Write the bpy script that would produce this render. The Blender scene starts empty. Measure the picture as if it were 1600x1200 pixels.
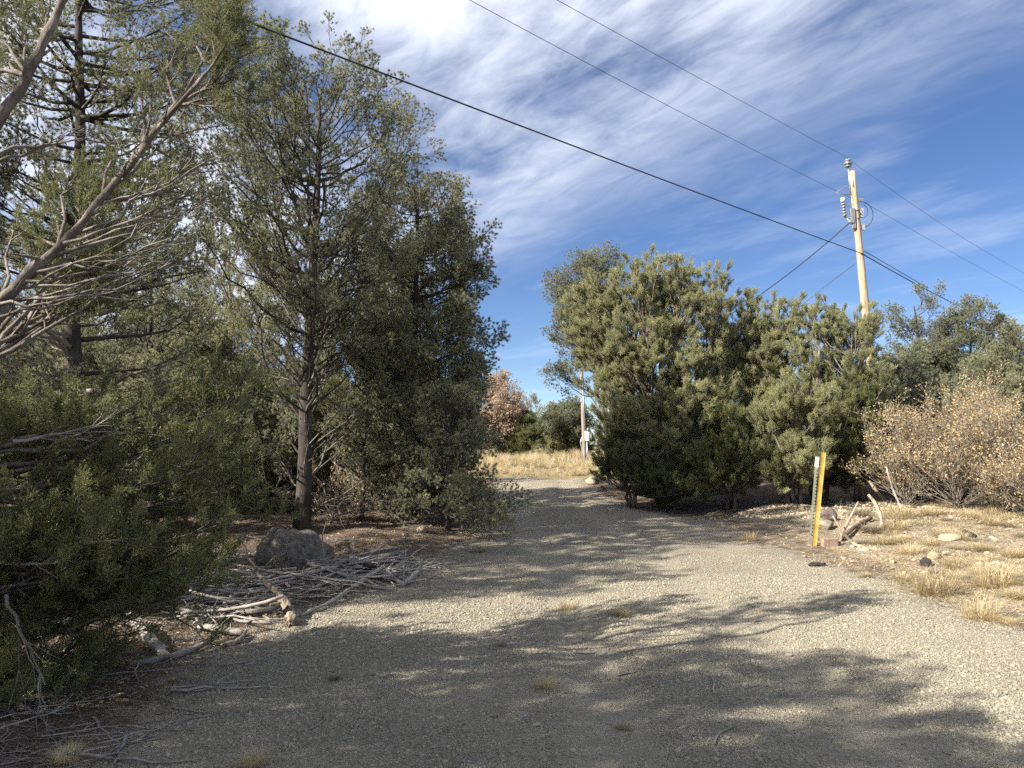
import bpy, math, random
import numpy as np
from mathutils import Vector, Matrix, noise as mnoise

R = math.radians
sc = bpy.context.scene
COL = sc.collection

# ------------------------------------------------------------------ camera, sky, sun, exposure
EYE, PITCH, FPX = 1.6, R(5.0), 1202.0          # eye height, upward tilt, focal length in photo pixels
cam_d = bpy.data.cameras.new('camera'); cam = bpy.data.objects.new('camera', cam_d); COL.objects.link(cam)
cam_d.sensor_width = 36.0; cam_d.lens = FPX / 1600 * 36.0
cam_d.clip_start = 0.05; cam_d.clip_end = 3000
cam.location = (0, 0, EYE); cam.rotation_euler = (R(90) + PITCH, 0, 0)
sc.camera = cam

SUN_AZ = R(208)      # direction the light comes FROM, measured counter-clockwise from +X (left, a little behind)
SUN_EL = R(36)
SUN = Vector((math.cos(SUN_AZ) * math.cos(SUN_EL), math.sin(SUN_AZ) * math.cos(SUN_EL), math.sin(SUN_EL)))
sd = bpy.data.lights.new('sun', 'SUN'); so = bpy.data.objects.new('sun', sd); COL.objects.link(so)
sd.energy = 5.0; sd.angle = R(0.55); sd.color = (1.0, 0.93, 0.82)
so.rotation_euler = (-SUN).to_track_quat('-Z', 'Y').to_euler()
so.location = (-20, -8, 20)

w = bpy.data.worlds.new('World'); sc.world = w; w.use_nodes = True
nt = w.node_tree; N = nt.nodes; LK = nt.links; N.clear()
def nd(tree, t, **kw):
    n = tree.nodes.new(t)
    for k, v in kw.items(): setattr(n, k, v)
    return n
out = nd(nt, 'ShaderNodeOutputWorld'); bg = nd(nt, 'ShaderNodeBackground')
sky = nd(nt, 'ShaderNodeTexSky'); sky.sky_type = 'NISHITA'; sky.sun_disc = False
sky.sun_elevation = SUN_EL; sky.sun_rotation = R(90) - SUN_AZ
sky.altitude = 2000; sky.air_density = 1.0; sky.dust_density = 0.0; sky.ozone_density = 2.6
bg.inputs['Strength'].default_value = 0.05
# thin cirrus sheet: the view direction meets a plane high above, streaked noise on that plane
tc = nd(nt, 'ShaderNodeTexCoord'); sep = nd(nt, 'ShaderNodeSeparateXYZ'); LK.new(tc.outputs['Generated'], sep.inputs[0])
def math_n(op, a, b=None, clamp=False, tree=None):
    t = tree or nt
    m = t.nodes.new('ShaderNodeMath'); m.operation = op; m.use_clamp = clamp
    for i, v in enumerate((a, b)):
        if v is None: continue
        if isinstance(v, (int, float)): m.inputs[i].default_value = v
        else: t.links.new(v, m.inputs[i])
    return m.outputs[0]
def mrange(v, a, b, c=0.0, d=1.0, tree=None, smooth=True):
    t = tree or nt
    m = t.nodes.new('ShaderNodeMapRange'); m.interpolation_type = 'SMOOTHSTEP' if smooth else 'LINEAR'
    t.links.new(v, m.inputs[0])
    for i, x in enumerate((a, b, c, d)): m.inputs[i + 1].default_value = x
    return m.outputs[0]
zz = math_n('MAXIMUM', math_n('ADD', sep.outputs[2], 0.06), 0.05)
px_ = math_n('DIVIDE', sep.outputs[0], zz); py_ = math_n('DIVIDE', sep.outputs[1], zz)
cmb = nd(nt, 'ShaderNodeCombineXYZ'); LK.new(px_, cmb.inputs[0]); LK.new(py_, cmb.inputs[1])
along = math_n('ADD', math_n('MULTIPLY', px_, -0.55), math_n('MULTIPLY', py_, 0.83))     # along the streaks
across = math_n('ADD', math_n('MULTIPLY', px_, 0.83), math_n('MULTIPLY', py_, 0.55))
def sky_noise(sa, sx, detail, rough, dist, off=0.0):
    c = nd(nt, 'ShaderNodeCombineXYZ'); LK.new(math_n('MULTIPLY', along, sa), c.inputs[0]); LK.new(math_n('MULTIPLY', across, sx), c.inputs[1]); c.inputs[2].default_value = off
    n = nd(nt, 'ShaderNodeTexNoise'); LK.new(c.outputs[0], n.inputs['Vector'])
    n.inputs['Scale'].default_value = 1.0; n.inputs['Detail'].default_value = detail
    n.inputs['Roughness'].default_value = rough; n.inputs['Distortion'].default_value = dist
    return n.outputs['Fac']
big = sky_noise(0.8, 1.5, 3, 0.5, 0.4, 2.3)
mid = sky_noise(1.3, 2.3, 8, 0.56, 0.35, 7.1)
fine = sky_noise(3.6, 9.0, 9, 0.64, 0.8, 4.4)
# the sheet's edge runs along the streaks; clear air beyond it
edge_w = math_n('ADD', across, math_n('ADD', math_n('MULTIPLY', math_n('SUBTRACT', mid, 0.5), 1.1), math_n('MULTIPLY', math_n('SUBTRACT', big, 0.5), 0.8)))
sheet = mrange(edge_w, 2.0, 1.1)
dens = math_n('ADD', math_n('MULTIPLY', mid, 0.75), math_n('ADD', math_n('MULTIPLY', big, 0.65), math_n('MULTIPLY', fine, 0.26)))
cov = mrange(dens, 0.60, 1.0)
wisps = mrange(dens, 0.80, 1.1)
cfac = math_n('ADD', math_n('MULTIPLY', math_n('MULTIPLY', cov, sheet), 0.92), math_n('MULTIPLY', wisps, 0.22), True)
low = mrange(sep.outputs[2], 0.0, 0.22, 0.75, 1.0)
cfac = math_n('MULTIPLY', cfac, low, True)
mixc = nd(nt, 'ShaderNodeMix', data_type='RGBA'); LK.new(cfac, mixc.inputs[0])
hs = nd(nt, 'ShaderNodeHueSaturation'); hs.inputs['Saturation'].default_value = 1.13; hs.inputs['Hue'].default_value = 0.508; hs.inputs['Value'].default_value = 1.02; LK.new(sky.outputs[0], hs.inputs['Color']); LK.new(hs.outputs[0], mixc.inputs[6]); mixc.inputs[7].default_value = (7.7, 8.15, 9.3, 1)
LK.new(mixc.outputs[2], bg.inputs['Color']); LK.new(bg.outputs[0], out.inputs['Surface'])

sc.view_settings.view_transform = 'Standard'; sc.view_settings.look = 'None'
sc.view_settings.exposure = 1.48; sc.view_settings.gamma = 1.0
sc.view_settings.use_curve_mapping = False
sc.cycles.max_bounces = 5; sc.cycles.diffuse_bounces = 3; sc.cycles.transparent_max_bounces = 4
sc.cycles.use_denoising = False; sc.cycles.use_adaptive_sampling = True; sc.cycles.adaptive_threshold = 0.02
sc.cycles.caustics_reflective = False; sc.cycles.caustics_refractive = False

# ------------------------------------------------------------------ helpers
rng = np.random.default_rng(7)
random.seed(7)
def ray(px, py):
    u = (px - 800) / FPX; v = (600 - py) / FPX
    return np.array([u, math.cos(PITCH) - v * math.sin(PITCH), math.sin(PITCH) + v * math.cos(PITCH)])
def at(px, py, Y):
    r = ray(px, py); s = Y / r[1]
    return np.array([r[0] * s, Y, EYE + r[2] * s])

def smooth(a, b, x):
    t = np.clip((x - a) / (b - a), 0, 1); return t * t * (3 - 2 * t)
def gnd_flat(px, py):
    """meet the smooth slope"""
    r = ray(px, py); lo, hi = 1.5, 300.0
    for _ in range(60):
        m = (lo + hi) / 2
        z = EYE + r[2] / r[1] * m
        q = max(0., min(m, 62.) - 9.)
        if z > 0.04 * q * q / (q + 1.5): lo = m
        else: hi = m
    return np.array([r[0] / r[1] * lo, lo])
def base_z(x, y):
    s = np.maximum(0, np.minimum(y, 62.0) - 9.0)
    return 0.04 * s * s / (s + 1.5)
ROAD_PX = [(120, 1260), (350, 1020), (480, 965), (660, 900), (735, 850), (772, 800), (778, 748),
           (905, 748), (925, 772), (1010, 800), (1120, 815), (1165, 848), (1350, 905), (1480, 950), (1620, 1005), (2200, 1260)]
ROAD = [tuple(gnd_flat(*p)) for p in ROAD_PX]
ROAD = [(-9.0, -9.0)] + [(-4.2, 1.0)] + ROAD + [(14, 1.0), (14, -9)]
def road_sd(x, y):
    """signed distance to the road's outline, positive inside"""
    x = np.asarray(x, float); y = np.asarray(y, float)
    d = np.full(x.shape, 1e9); inside = np.zeros(x.shape, bool)
    n = len(ROAD)
    for i in range(n):
        ax, ay = ROAD[i]; bx, by = ROAD[(i + 1) % n]
        ex, ey = bx - ax, by - ay
        t = np.clip(((x - ax) * ex + (y - ay) * ey) / (ex * ex + ey * ey), 0, 1)
        d = np.minimum(d, np.hypot(x - ax - t * ex, y - ay - t * ey))
        c = ((ay > y) != (by > y))
        xi = ax + (y - ay) / (by - ay if by != ay else 1e-9) * ex
        inside ^= c & (x < xi)
    return np.where(inside, d, -d)
_K = rng.normal(size=(26, 2)); _P = rng.uniform(0, 6.28, 26)
_F = np.geomspace(0.25, 5.0, 26)
def fnoise(x, y, lo=0, hi=26):
    s = 0
    for i in range(lo, hi):
        k = _K[i] / np.linalg.norm(_K[i]) * _F[i] * 1.9
        s = s + np.sin(k[0] * x + k[1] * y + _P[i]) * (0.5 / _F[i] ** 0.75)
    return s
def track(x, y):
    """two worn wheel tracks running up the drive"""
    c = 1.15 + 0.25 * np.sin(y * .22) ; d = np.abs(np.abs(x - c) - .78)
    return smooth(.38, .12, d) * smooth(3.0, 5.0, y) * smooth(29, 26, y)
def gz(x, y):
    x = np.asarray(x, float); y = np.asarray(y, float)
    off = smooth(0.3, -1.2, road_sd(x, y))
    bank = smooth(4.2, 6.8, x) * smooth(9.5, 12.5, y) * smooth(26, 16, y)
    left = smooth(-1.5, -5.0, x) * smooth(3, 8, y)
    n1 = fnoise(x, y, 0, 14); n2 = fnoise(x, y, 14, 26)
    return base_z(x, y) + off * (0.05 + 0.022 * n1 + 0.035 * n2) + (1 - off) * (0.006 * n1 + 0.009 * n2) + 0.10 * bank * (1 + 0.25 * n2) + 0.10 * left - 0.022 * track(x, y)
def gpt(px, py):
    """ground point under a spot of the view"""
    r = ray(px, py); k = r[2] / r[1]; y = gnd_flat(px, py)[1]
    for _ in range(6):
        x = r[0] / r[1] * y; gap = EYE + k * y - float(gz(x, y))      # height of the sight line above the ground
        y += gap / max(-k + 0.04, 0.03)
    x = r[0] / r[1] * y
    return np.array([x, y, float(gz(x, y))])

def tag(o, label=None, cat=None, group=None, kind=None):
    if label: o['label'] = label
    if cat: o['category'] = cat
    if group: o['group'] = group
    if kind: o['kind'] = kind
    return o
def empty(name, loc):
    o = bpy.data.objects.new(name, None); o.location = loc; o.empty_display_size = 0.2; COL.objects.link(o); return o
def mesh_obj(name, me, parent=None, loc=None, link=True):
    o = bpy.data.objects.new(name, me)
    if link: COL.objects.link(o)
    if parent is not None: o.parent = parent
    if loc is not None: o.location = loc
    return o
def copy_tree(o, parent=None):
    c = o.copy(); COL.objects.link(c); c.parent = parent
    for ch in o.children: copy_tree(ch, c)
    return c

class MB:
    """collects tubes, boxes and loose faces into one mesh"""
    def __init__(s): s.v = []; s.f = []; s.m = []; s.n = 0
    def add(s, v, f, m=0):
        s.v.append(np.asarray(v, float).reshape(-1, 3)); s.f.extend([tuple(i + s.n for i in q) for q in f]); s.m.extend([m] * len(f)); s.n += len(s.v[-1])
    def tube(s, pts, rad, sides=5, m=0, cap=True, rough=0.0, ridge=0.0):
        p = np.asarray(pts, float); n = len(p)
        rad = np.broadcast_to(np.asarray(rad, float), (n,))
        t = np.gradient(p, axis=0); t /= np.linalg.norm(t, axis=1, keepdims=True) + 1e-9
        ref = np.array([0.31, 0.17, 0.93]) if abs(t[0][2]) < 0.8 else np.array([0.93, 0.31, 0.17])
        a = np.cross(t, ref); a /= np.linalg.norm(a, axis=1, keepdims=True) + 1e-9
        b = np.cross(t, a)
        an = np.linspace(0, 2 * math.pi, sides, endpoint=False)
        rr = rad[:, None] * (1 + (rng.uniform(-rough, rough, (n, sides)) if rough else 0))
        if ridge: rr = rr * (1 + ridge * np.clip(rng.normal(size=sides), -1.5, 1.5)[None, :])
        v = p[:, None, :] + (a[:, None, :] * np.cos(an)[None, :, None] + b[:, None, :] * np.sin(an)[None, :, None]) * (rr[:, :, None] if rough else rad[:, None, None])
        f = []
        for i in range(n - 1):
            o = i * sides
            for k in range(sides):
                k2 = (k + 1) % sides
                f.append((o + k, o + k2, o + sides + k2, o + sides + k))
        if cap and sides > 2:
            f.append(tuple(range(sides))[::-1]); f.append(tuple((n - 1) * sides + k for k in range(sides)))
        s.add(v.reshape(-1, 3), f, m)
    def box(s, c, size, rot=None, m=0):
        h = np.array(size) / 2
        v = np.array([(x, y, z) for x in (-1, 1) for y in (-1, 1) for z in (-1, 1)]) * h
        if rot is not None: v = v @ np.array(rot).T
        s.add(v + np.array(c), [(0, 1, 3, 2), (4, 6, 7, 5), (0, 4, 5, 1), (2, 3, 7, 6), (0, 2, 6, 4), (1, 5, 7, 3)], m)
    def mesh(s, name, mats, shade=False):
        me = bpy.data.meshes.new(name)
        v = np.concatenate(s.v) if s.v else np.zeros((0, 3))
        me.from_pydata(v.tolist(), [], s.f)
        for mt in (mats if isinstance(mats, (list, tuple)) else [mats]): me.materials.append(mt)
        me.polygons.foreach_set('material_index', s.m)
        if shade: me.polygons.foreach_set('use_smooth', [True] * len(s.f))
        me.update(); return me
    def build(s, name, mats, parent=None, shade=False, loc=None): return mesh_obj(name, s.mesh(name, mats, shade), parent, loc)

# ------------------------------------------------------------------ materials
def new_mat(name):
    m = bpy.data.materials.new(name); m.use_nodes = True; t = m.node_tree; t.nodes.clear()
    o = t.nodes.new('ShaderNodeOutputMaterial'); return m, t, o
def ramp(t, fac, stops):
    r = t.nodes.new('ShaderNodeValToRGB'); e = r.color_ramp.elements
    while len(e) < len(stops): e.new(0.5)
    for i, (p, c) in enumerate(stops): e[i].position = p; e[i].color = (*c, 1)
    t.links.new(fac, r.inputs[0]); return r.outputs[0]
def noise_n(t, vec, scale, detail=4, rough=0.55, dist=0.0):
    n = t.nodes.new('ShaderNodeTexNoise'); n.inputs['Scale'].default_value = scale; n.inputs['Detail'].default_value = detail
    n.inputs['Roughness'].default_value = rough; n.inputs['Distortion'].default_value = dist
    if vec is not None: t.links.new(vec, n.inputs['Vector'])
    return n.outputs['Fac']
def mixrgb(t, f, a, b, mode='MIX'):
    m = t.nodes.new('ShaderNodeMix'); m.data_type = 'RGBA'; m.blend_type = mode
    for i, v in ((0, f), (6, a), (7, b)):
        if isinstance(v, (int, float)): m.inputs[i].default_value = v
        elif isinstance(v, tuple): m.inputs[i].default_value = (*v, 1)
        else: t.links.new(v, m.inputs[i])
    return m.outputs[2]
def foliage_mat(name, stops, transl=0.25, gloss=0.0):
    m, t, o = new_mat(name)
    oi = t.nodes.new('ShaderNodeObjectInfo'); geo = t.nodes.new('ShaderNodeNewGeometry')
    n = noise_n(t, geo.outputs['Position'], 1.3, 3)
    n2 = noise_n(t, geo.outputs['Position'], 14.0, 2)
    f = math_n('ADD', math_n('MULTIPLY', oi.outputs['Random'], 0.45, tree=t), math_n('ADD', math_n('MULTIPLY', n, 0.55, tree=t), math_n('MULTIPLY', n2, 0.25, tree=t), tree=t), tree=t)
    f = mrange(f, 0.25, 1.0, tree=t, smooth=False)
    c = ramp(t, f, stops)
    d = t.nodes.new('ShaderNodeBsdfPrincipled'); t.links.new(c, d.inputs['Base Color'])
    d.inputs['Roughness'].default_value = 0.55; d.inputs['Specular IOR Level'].default_value = 0.35
    tr = t.nodes.new('ShaderNodeBsdfTranslucent'); t.links.new(mixrgb(t, 1.0, c, (transl * 2.2,) * 3, 'MULTIPLY'), tr.inputs['Color'])
    mx = t.nodes.new('ShaderNodeAddShader')
    t.links.new(d.outputs[0], mx.inputs[0]); t.links.new(tr.outputs[0], mx.inputs[1]); t.links.new(mx.outputs[0], o.inputs[0])
    return m
def solid_mat(name, stops, scale=6.0, stretch=(1, 1, 1), rough=0.9, bump=0.3, bscale=None, detail=6, metal=0.0, spec=0.3, rnd=0.0, dist=0.02):
    """object-space noise through a colour ramp with fine relief"""
    m, t, o = new_mat(name)
    tcn = t.nodes.new('ShaderNodeTexCoord'); mp = t.nodes.new('ShaderNodeMapping'); mp.inputs['Scale'].default_value = stretch
    t.links.new(tcn.outputs['Object'], mp.inputs[0])
    n = noise_n(t, mp.outputs[0], scale, detail, 0.62)
    f = n
    if rnd:
        oi = t.nodes.new('ShaderNodeObjectInfo')
        f = math_n('ADD', n, math_n('MULTIPLY', math_n('SUBTRACT', oi.outputs['Random'], 0.5, tree=t), rnd, tree=t), True, tree=t)
    c = ramp(t, f, stops)
    b = t.nodes.new('ShaderNodeBsdfPrincipled'); t.links.new(c, b.inputs['Base Color'])
    b.inputs['Roughness'].default_value = rough; b.inputs['Metallic'].default_value = metal; b.inputs['Specular IOR Level'].default_value = spec
    if bump:
        bp = t.nodes.new('ShaderNodeBump'); bp.inputs['Strength'].default_value = bump; bp.inputs['Distance'].default_value = dist
        t.links.new(noise_n(t, mp.outputs[0], bscale or scale * 2.2, 6, 0.65), bp.inputs['Height']); t.links.new(bp.outputs[0], b.inputs['Normal'])
    t.links.new(b.outputs[0], o.inputs[0]); return m

M = {}
M['pinyon'] = foliage_mat('pinyon_needles', [(0.0, (0.080, 0.090, 0.054)), (0.5, (0.172, 0.178, 0.102)), (1.0, (0.290, 0.275, 0.160))], 0.28)
M['pinyon_blue'] = foliage_mat('blue_pinyon_needles', [(0.0, (0.080, 0.092, 0.056)), (0.5, (0.150, 0.160, 0.096)), (1.0, (0.235, 0.230, 0.140))], 0.26)
M['juniper'] = foliage_mat('juniper_scales', [(0.0, (0.098, 0.106, 0.050)), (0.45, (0.190, 0.194, 0.098)), (0.9, (0.300, 0.285, 0.150)), (1.0, (0.30, 0.19, 0.10))], 0.28)
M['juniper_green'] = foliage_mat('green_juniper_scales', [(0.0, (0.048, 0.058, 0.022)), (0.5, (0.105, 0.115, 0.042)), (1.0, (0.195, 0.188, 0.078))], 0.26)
M['oak'] = foliage_mat('dry_oak_leaves', [(0.0, (0.18, 0.125, 0.06)), (0.5, (0.33, 0.245, 0.125)), (1.0, (0.45, 0.35, 0.195))], 0.3)
M['oak_pink'] = foliage_mat('russet_oak_leaves', [(0.0, (0.15, 0.105, 0.072)), (0.5, (0.25, 0.185, 0.125)), (1.0, (0.33, 0.255, 0.175))], 0.35)
M['straw'] = foliage_mat('dry_grass_blades', [(0.0, (0.20, 0.16, 0.09)), (0.5, (0.33, 0.27, 0.16)), (1.0, (0.44, 0.375, 0.235))], 0.28)
M['straw_grey'] = foliage_mat('grey_grass_blades', [(0.0, (0.13, 0.11, 0.075)), (0.5, (0.22, 0.19, 0.13)), (1.0, (0.32, 0.28, 0.19))], 0.25)
M['bark'] = solid_mat('pinyon_bark', [(0.3, (0.018, 0.015, 0.013)), (0.5, (0.048, 0.040, 0.034)), (0.75, (0.105, 0.088, 0.076))], 9, (1, 1, 0.35), bump=0.9, bscale=16)
M['bark_j'] = solid_mat('juniper_bark', [(0.3, (0.05, 0.04, 0.033)), (0.5, (0.14, 0.115, 0.095)), (0.72, (0.30, 0.26, 0.22))], 14, (1, 1, 0.25), bump=1.0, bscale=34)
M['twig'] = solid_mat('twig_bark', [(0.3, (0.06, 0.048, 0.040)), (0.7, (0.15, 0.125, 0.105))], 30, bump=0)
M['dead'] = solid_mat('weathered_dead_wood', [(0.25, (0.12, 0.105, 0.09)), (0.5, (0.27, 0.245, 0.215)), (0.8, (0.42, 0.385, 0.34))], 7, (1, 1, 0.4), bump=0.6, bscale=25, rnd=0.25)
M['dead_twig'] = solid_mat('old_grey_twig', [(0.25, (0.075, 0.063, 0.050)), (0.5, (0.180, 0.157, 0.128)), (0.8, (0.32, 0.285, 0.235))], 7, (1, 1, 0.4), bump=0.3, bscale=25)
M['dead_tan'] = solid_mat('sunbleached_dead_wood', [(0.3, (0.10, 0.075, 0.05)), (0.5, (0.33, 0.27, 0.20)), (0.75, (0.52, 0.45, 0.36))], 22, (1, 1, 0.5), bump=1.0, bscale=60)
M['dead_split'] = solid_mat('split_weathered_log', [(0.35, (0.045, 0.034, 0.026)), (0.5, (0.21, 0.17, 0.125)), (0.7, (0.40, 0.345, 0.275))], 34, (1, 0.35, 0.5), bump=1.0, bscale=70)
M['dead_dark'] = solid_mat('dark_old_wood', [(0.3, (0.05, 0.038, 0.03)), (0.7, (0.17, 0.13, 0.10))], 9, bump=0.8, bscale=25)
M['stone'] = solid_mat('pale_limestone', [(0.2, (0.21, 0.17, 0.115)), (0.5, (0.35, 0.295, 0.205)), (0.8, (0.48, 0.42, 0.305))], 7, bump=0.5, bscale=18, rnd=0.35)
M['gravel'] = solid_mat('grey_gravel_stone', [(0.15, (0.118, 0.105, 0.081)), (0.5, (0.248, 0.224, 0.170)), (0.85, (0.395, 0.36, 0.275))], 5, bump=0.3, bscale=40, rnd=0.42)
M['boulder'] = solid_mat('lichen_grey_boulder', [(0.25, (0.05, 0.043, 0.035)), (0.5, (0.15, 0.133, 0.11)), (0.75, (0.29, 0.26, 0.21))], 9, bump=1.0, bscale=18, dist=0.06)
M['boulder_red'] = solid_mat('brown_basalt', [(0.2, (0.06, 0.045, 0.04)), (0.5, (0.135, 0.105, 0.092)), (0.8, (0.22, 0.175, 0.15))], 8, bump=0.8, bscale=20)
M['boulder_tan'] = solid_mat('tan_stone', [(0.2, (0.15, 0.125, 0.09)), (0.5, (0.27, 0.235, 0.175)), (0.8, (0.37, 0.33, 0.25))], 8, bump=0.6, bscale=20)
M['brick'] = solid_mat('pinkish_block', [(0.2, (0.20, 0.135, 0.105)), (0.8, (0.34, 0.25, 0.19))], 14, bump=0.5, bscale=40)
M['dark_stone'] = solid_mat('dark_cinder', [(0.2, (0.022, 0.020, 0.020)), (0.8, (0.085, 0.075, 0.07))], 20, bump=1.0, bscale=45)
M['pole'] = solid_mat('weathered_pole_wood', [(0.25, (0.15, 0.095, 0.055)), (0.45, (0.36, 0.27, 0.175)), (0.7, (0.56, 0.46, 0.33))], 14, (1, 1, 0.07), bump=0.7, bscale=30)
M['grey_pole'] = solid_mat('grey_post_wood', [(0.3, (0.16, 0.13, 0.105)), (0.7, (0.34, 0.30, 0.25))], 14, (1, 1, 0.1), bump=0.5)
M['wire'] = solid_mat('black_cable', [(0.3, (0.012, 0.012, 0.014)), (0.7, (0.03, 0.03, 0.035))], 10, bump=0, rough=0.6)
M['wire_grey'] = solid_mat('grey_conductor', [(0.3, (0.05, 0.055, 0.07)), (0.7, (0.10, 0.105, 0.12))], 10, bump=0, rough=0.5)
M['metal'] = solid_mat('galvanised_steel', [(0.3, (0.38, 0.39, 0.40)), (0.7, (0.58, 0.59, 0.60))], 25, bump=0.1, rough=0.45, metal=0.6, spec=0.5)
M['porcelain'] = solid_mat('grey_porcelain', [(0.3, (0.13, 0.135, 0.14)), (0.7, (0.25, 0.255, 0.26))], 10, bump=0, rough=0.2, spec=0.6)
M['dark_porcelain'] = solid_mat('dark_porcelain', [(0.3, (0.05, 0.05, 0.055)), (0.7, (0.09, 0.09, 0.1))], 10, bump=0, rough=0.2, spec=0.6)
M['yellow'] = solid_mat('faded_yellow_plastic', [(0.3, (0.17, 0.105, 0.02)), (0.5, (0.30, 0.195, 0.035)), (0.72, (0.40, 0.29, 0.09))], 11, (1, 1, 0.5), bump=0.15, rough=0.6)
M['post_green'] = solid_mat('faded_green_paint', [(0.3, (0.085, 0.105, 0.075)), (0.6, (0.19, 0.20, 0.15)), (0.8, (0.30, 0.27, 0.20))], 12, (1, 1, 0.4), bump=0.3, rough=0.6)
M['white'] = solid_mat('white_paint', [(0.3, (0.66, 0.66, 0.65)), (0.7, (0.82, 0.82, 0.81))], 10, bump=0.1, rough=0.5)

# ground: gravel on the road, needle litter under the trees, pale rubble on the bank
def ground_mat():
    m, t, o = new_mat('gravel_and_litter')
    geo = t.nodes.new('ShaderNodeNewGeometry'); P = geo.outputs['Position']
    def attr(n):
        a = t.nodes.new('ShaderNodeAttribute'); a.attribute_name = n; return a.outputs['Fac']
    road, litter, bank, meadow, trk = attr('road'), attr('litter'), attr('bank'), attr('meadow'), attr('track')
    big = noise_n(t, P, 0.7, 5, 0.6); n_mid = noise_n(t, P, 6, 6, 0.65); n_fine = noise_n(t, P, 45, 5, 0.7)
    def vor(scale):
        v = t.nodes.new('ShaderNodeTexVoronoi'); v.inputs['Scale'].default_value = scale; t.links.new(P, v.inputs['Vector']); return v
    v1, v2 = vor(95), vor(45)
    sepc = t.nodes.new('ShaderNodeSeparateColor'); t.links.new(v1.outputs['Color'], sepc.inputs[0])
    sepd = t.nodes.new('ShaderNodeSeparateColor'); t.links.new(v2.outputs['Color'], sepd.inputs[0])
    cell = math_n('ADD', math_n('MULTIPLY', sepc.outputs[0], 0.55, tree=t), math_n('ADD', math_n('MULTIPLY', sepd.outputs[1], 0.25, tree=t), math_n('MULTIPLY', big, 0.3, tree=t), tree=t), tree=t)
    gravel = ramp(t, cell, [(0.15, (0.13, 0.113, 0.088)), (0.5, (0.245, 0.217, 0.168)), (0.9, (0.38, 0.34, 0.265))])
    dust = mixrgb(t, mrange(big, 0.40, 0.66, 0, 0.8, tree=t), gravel, (0.33, 0.292, 0.215))
    dust = mixrgb(t, math_n('MULTIPLY', trk, mrange(n_mid, 0.3, 0.6, 0.2, 0.75, tree=t), tree=t), dust, (0.35, 0.31, 0.235))
    soil = ramp(t, n_mid, [(0.3, (0.085, 0.062, 0.045)), (0.5, (0.18, 0.137, 0.098)), (0.72, (0.31, 0.25, 0.18))])
    lit = ramp(t, noise_n(t, P, 28, 6, 0.75), [(0.3, (0.04, 0.029, 0.022)), (0.5, (0.125, 0.09, 0.065)), (0.7, (0.28, 0.215, 0.155))])
    rub = ramp(t, math_n('ADD', math_n('MULTIPLY', n_mid, 0.6, tree=t), math_n('MULTIPLY', sepd.outputs[0], 0.4, tree=t), tree=t), [(0.25, (0.17, 0.13, 0.085)), (0.5, (0.31, 0.25, 0.168)), (0.8, (0.44, 0.375, 0.265))])
    mead = ramp(t, n_mid, [(0.3, (0.16, 0.12, 0.06)), (0.7, (0.34, 0.27, 0.15))])
    # ragged borders
    def edge(a, k=0.9):
        return mrange(math_n('ADD', a, math_n('MULTIPLY', math_n('SUBTRACT', n_mid, 0.5, tree=t), k, tree=t), tree=t), 0.32, 0.68, tree=t)
    c = mixrgb(t, edge(litter), soil, lit)
    c = mixrgb(t, edge(bank), c, rub)
    c = mixrgb(t, edge(meadow), c, mead)
    c = mixrgb(t, edge(road), c, dust)
    b = t.nodes.new('ShaderNodeBsdfPrincipled'); t.links.new(c, b.inputs['Base Color']); b.inputs['Roughness'].default_value = 0.95; b.inputs['Specular IOR Level'].default_value = 0.15
    h = math_n('ADD', math_n('MULTIPLY', v1.outputs['Distance'], -0.6, tree=t), math_n('ADD', math_n('MULTIPLY', v2.outputs['Distance'], -0.7, tree=t), math_n('MULTIPLY', n_fine, 0.5, tree=t), tree=t), tree=t)
    bp = t.nodes.new('ShaderNodeBump'); bp.inputs['Strength'].default_value = 0.9; bp.inputs['Distance'].default_value = 0.03
    t.links.new(h, bp.inputs['Height']); t.links.new(bp.outputs[0], b.inputs['Normal']); t.links.new(b.outputs[0], o.inputs[0])
    return m
M['ground'] = ground_mat()

# ------------------------------------------------------------------ ground sheet
def axis(segs):
    a = [np.arange(s, e, st) for s, e, st in segs]; return np.concatenate(a)
xs = axis([(-500, -60, 40), (-60, -14, 3), (-14, -7, 0.4), (-7, 9, 0.11), (9, 16, 0.3), (16, 60, 3), (60, 501, 40)])
ys = axis([(-60, -8, 6), (-8, 2, 0.6), (2, 20, 0.11), (20, 40, 0.35), (40, 80, 3), (80, 1001, 46)])
X, Y = np.meshgrid(xs, ys); Z = gz(X, Y)
nx, ny = len(xs), len(ys)
me = bpy.data.meshes.new('ground')
V = np.stack([X, Y, Z], -1).reshape(-1, 3)
ii = (np.arange(ny - 1)[:, None] * nx + np.arange(nx - 1)[None, :]).reshape(-1)
Fc = np.stack([ii, ii + 1, ii + nx + 1, ii + nx], 1)
me.vertices.add(len(V)); me.vertices.foreach_set('co', V.reshape(-1)); me.loops.add(Fc.size); me.loops.foreach_set('vertex_index', Fc.reshape(-1))
me.polygons.add(len(Fc)); me.polygons.foreach_set('loop_start', np.arange(len(Fc)) * 4); me.polygons.foreach_set('use_smooth', [True] * len(Fc))
me.update(calc_edges=True)
sdv = road_sd(V[:, 0], V[:, 1])
def vattr(n, a):
    at_ = me.attributes.new(n, 'FLOAT', 'POINT'); at_.data.foreach_set('value', np.asarray(a, np.float32))
vx, vy = V[:, 0], V[:, 1]
vattr('road', smooth(-1.1, 0.8, sdv))
vattr('litter', np.maximum(smooth(-0.2, -2.2, vx - np.clip((vy - 8) * 0.12, 0, 1.2)) * smooth(0.1, -0.9, sdv), smooth(0.5, 2.5, vx) * smooth(14.5, 17.0, vy) * smooth(9, 7, vx) * 0.8))
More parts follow.
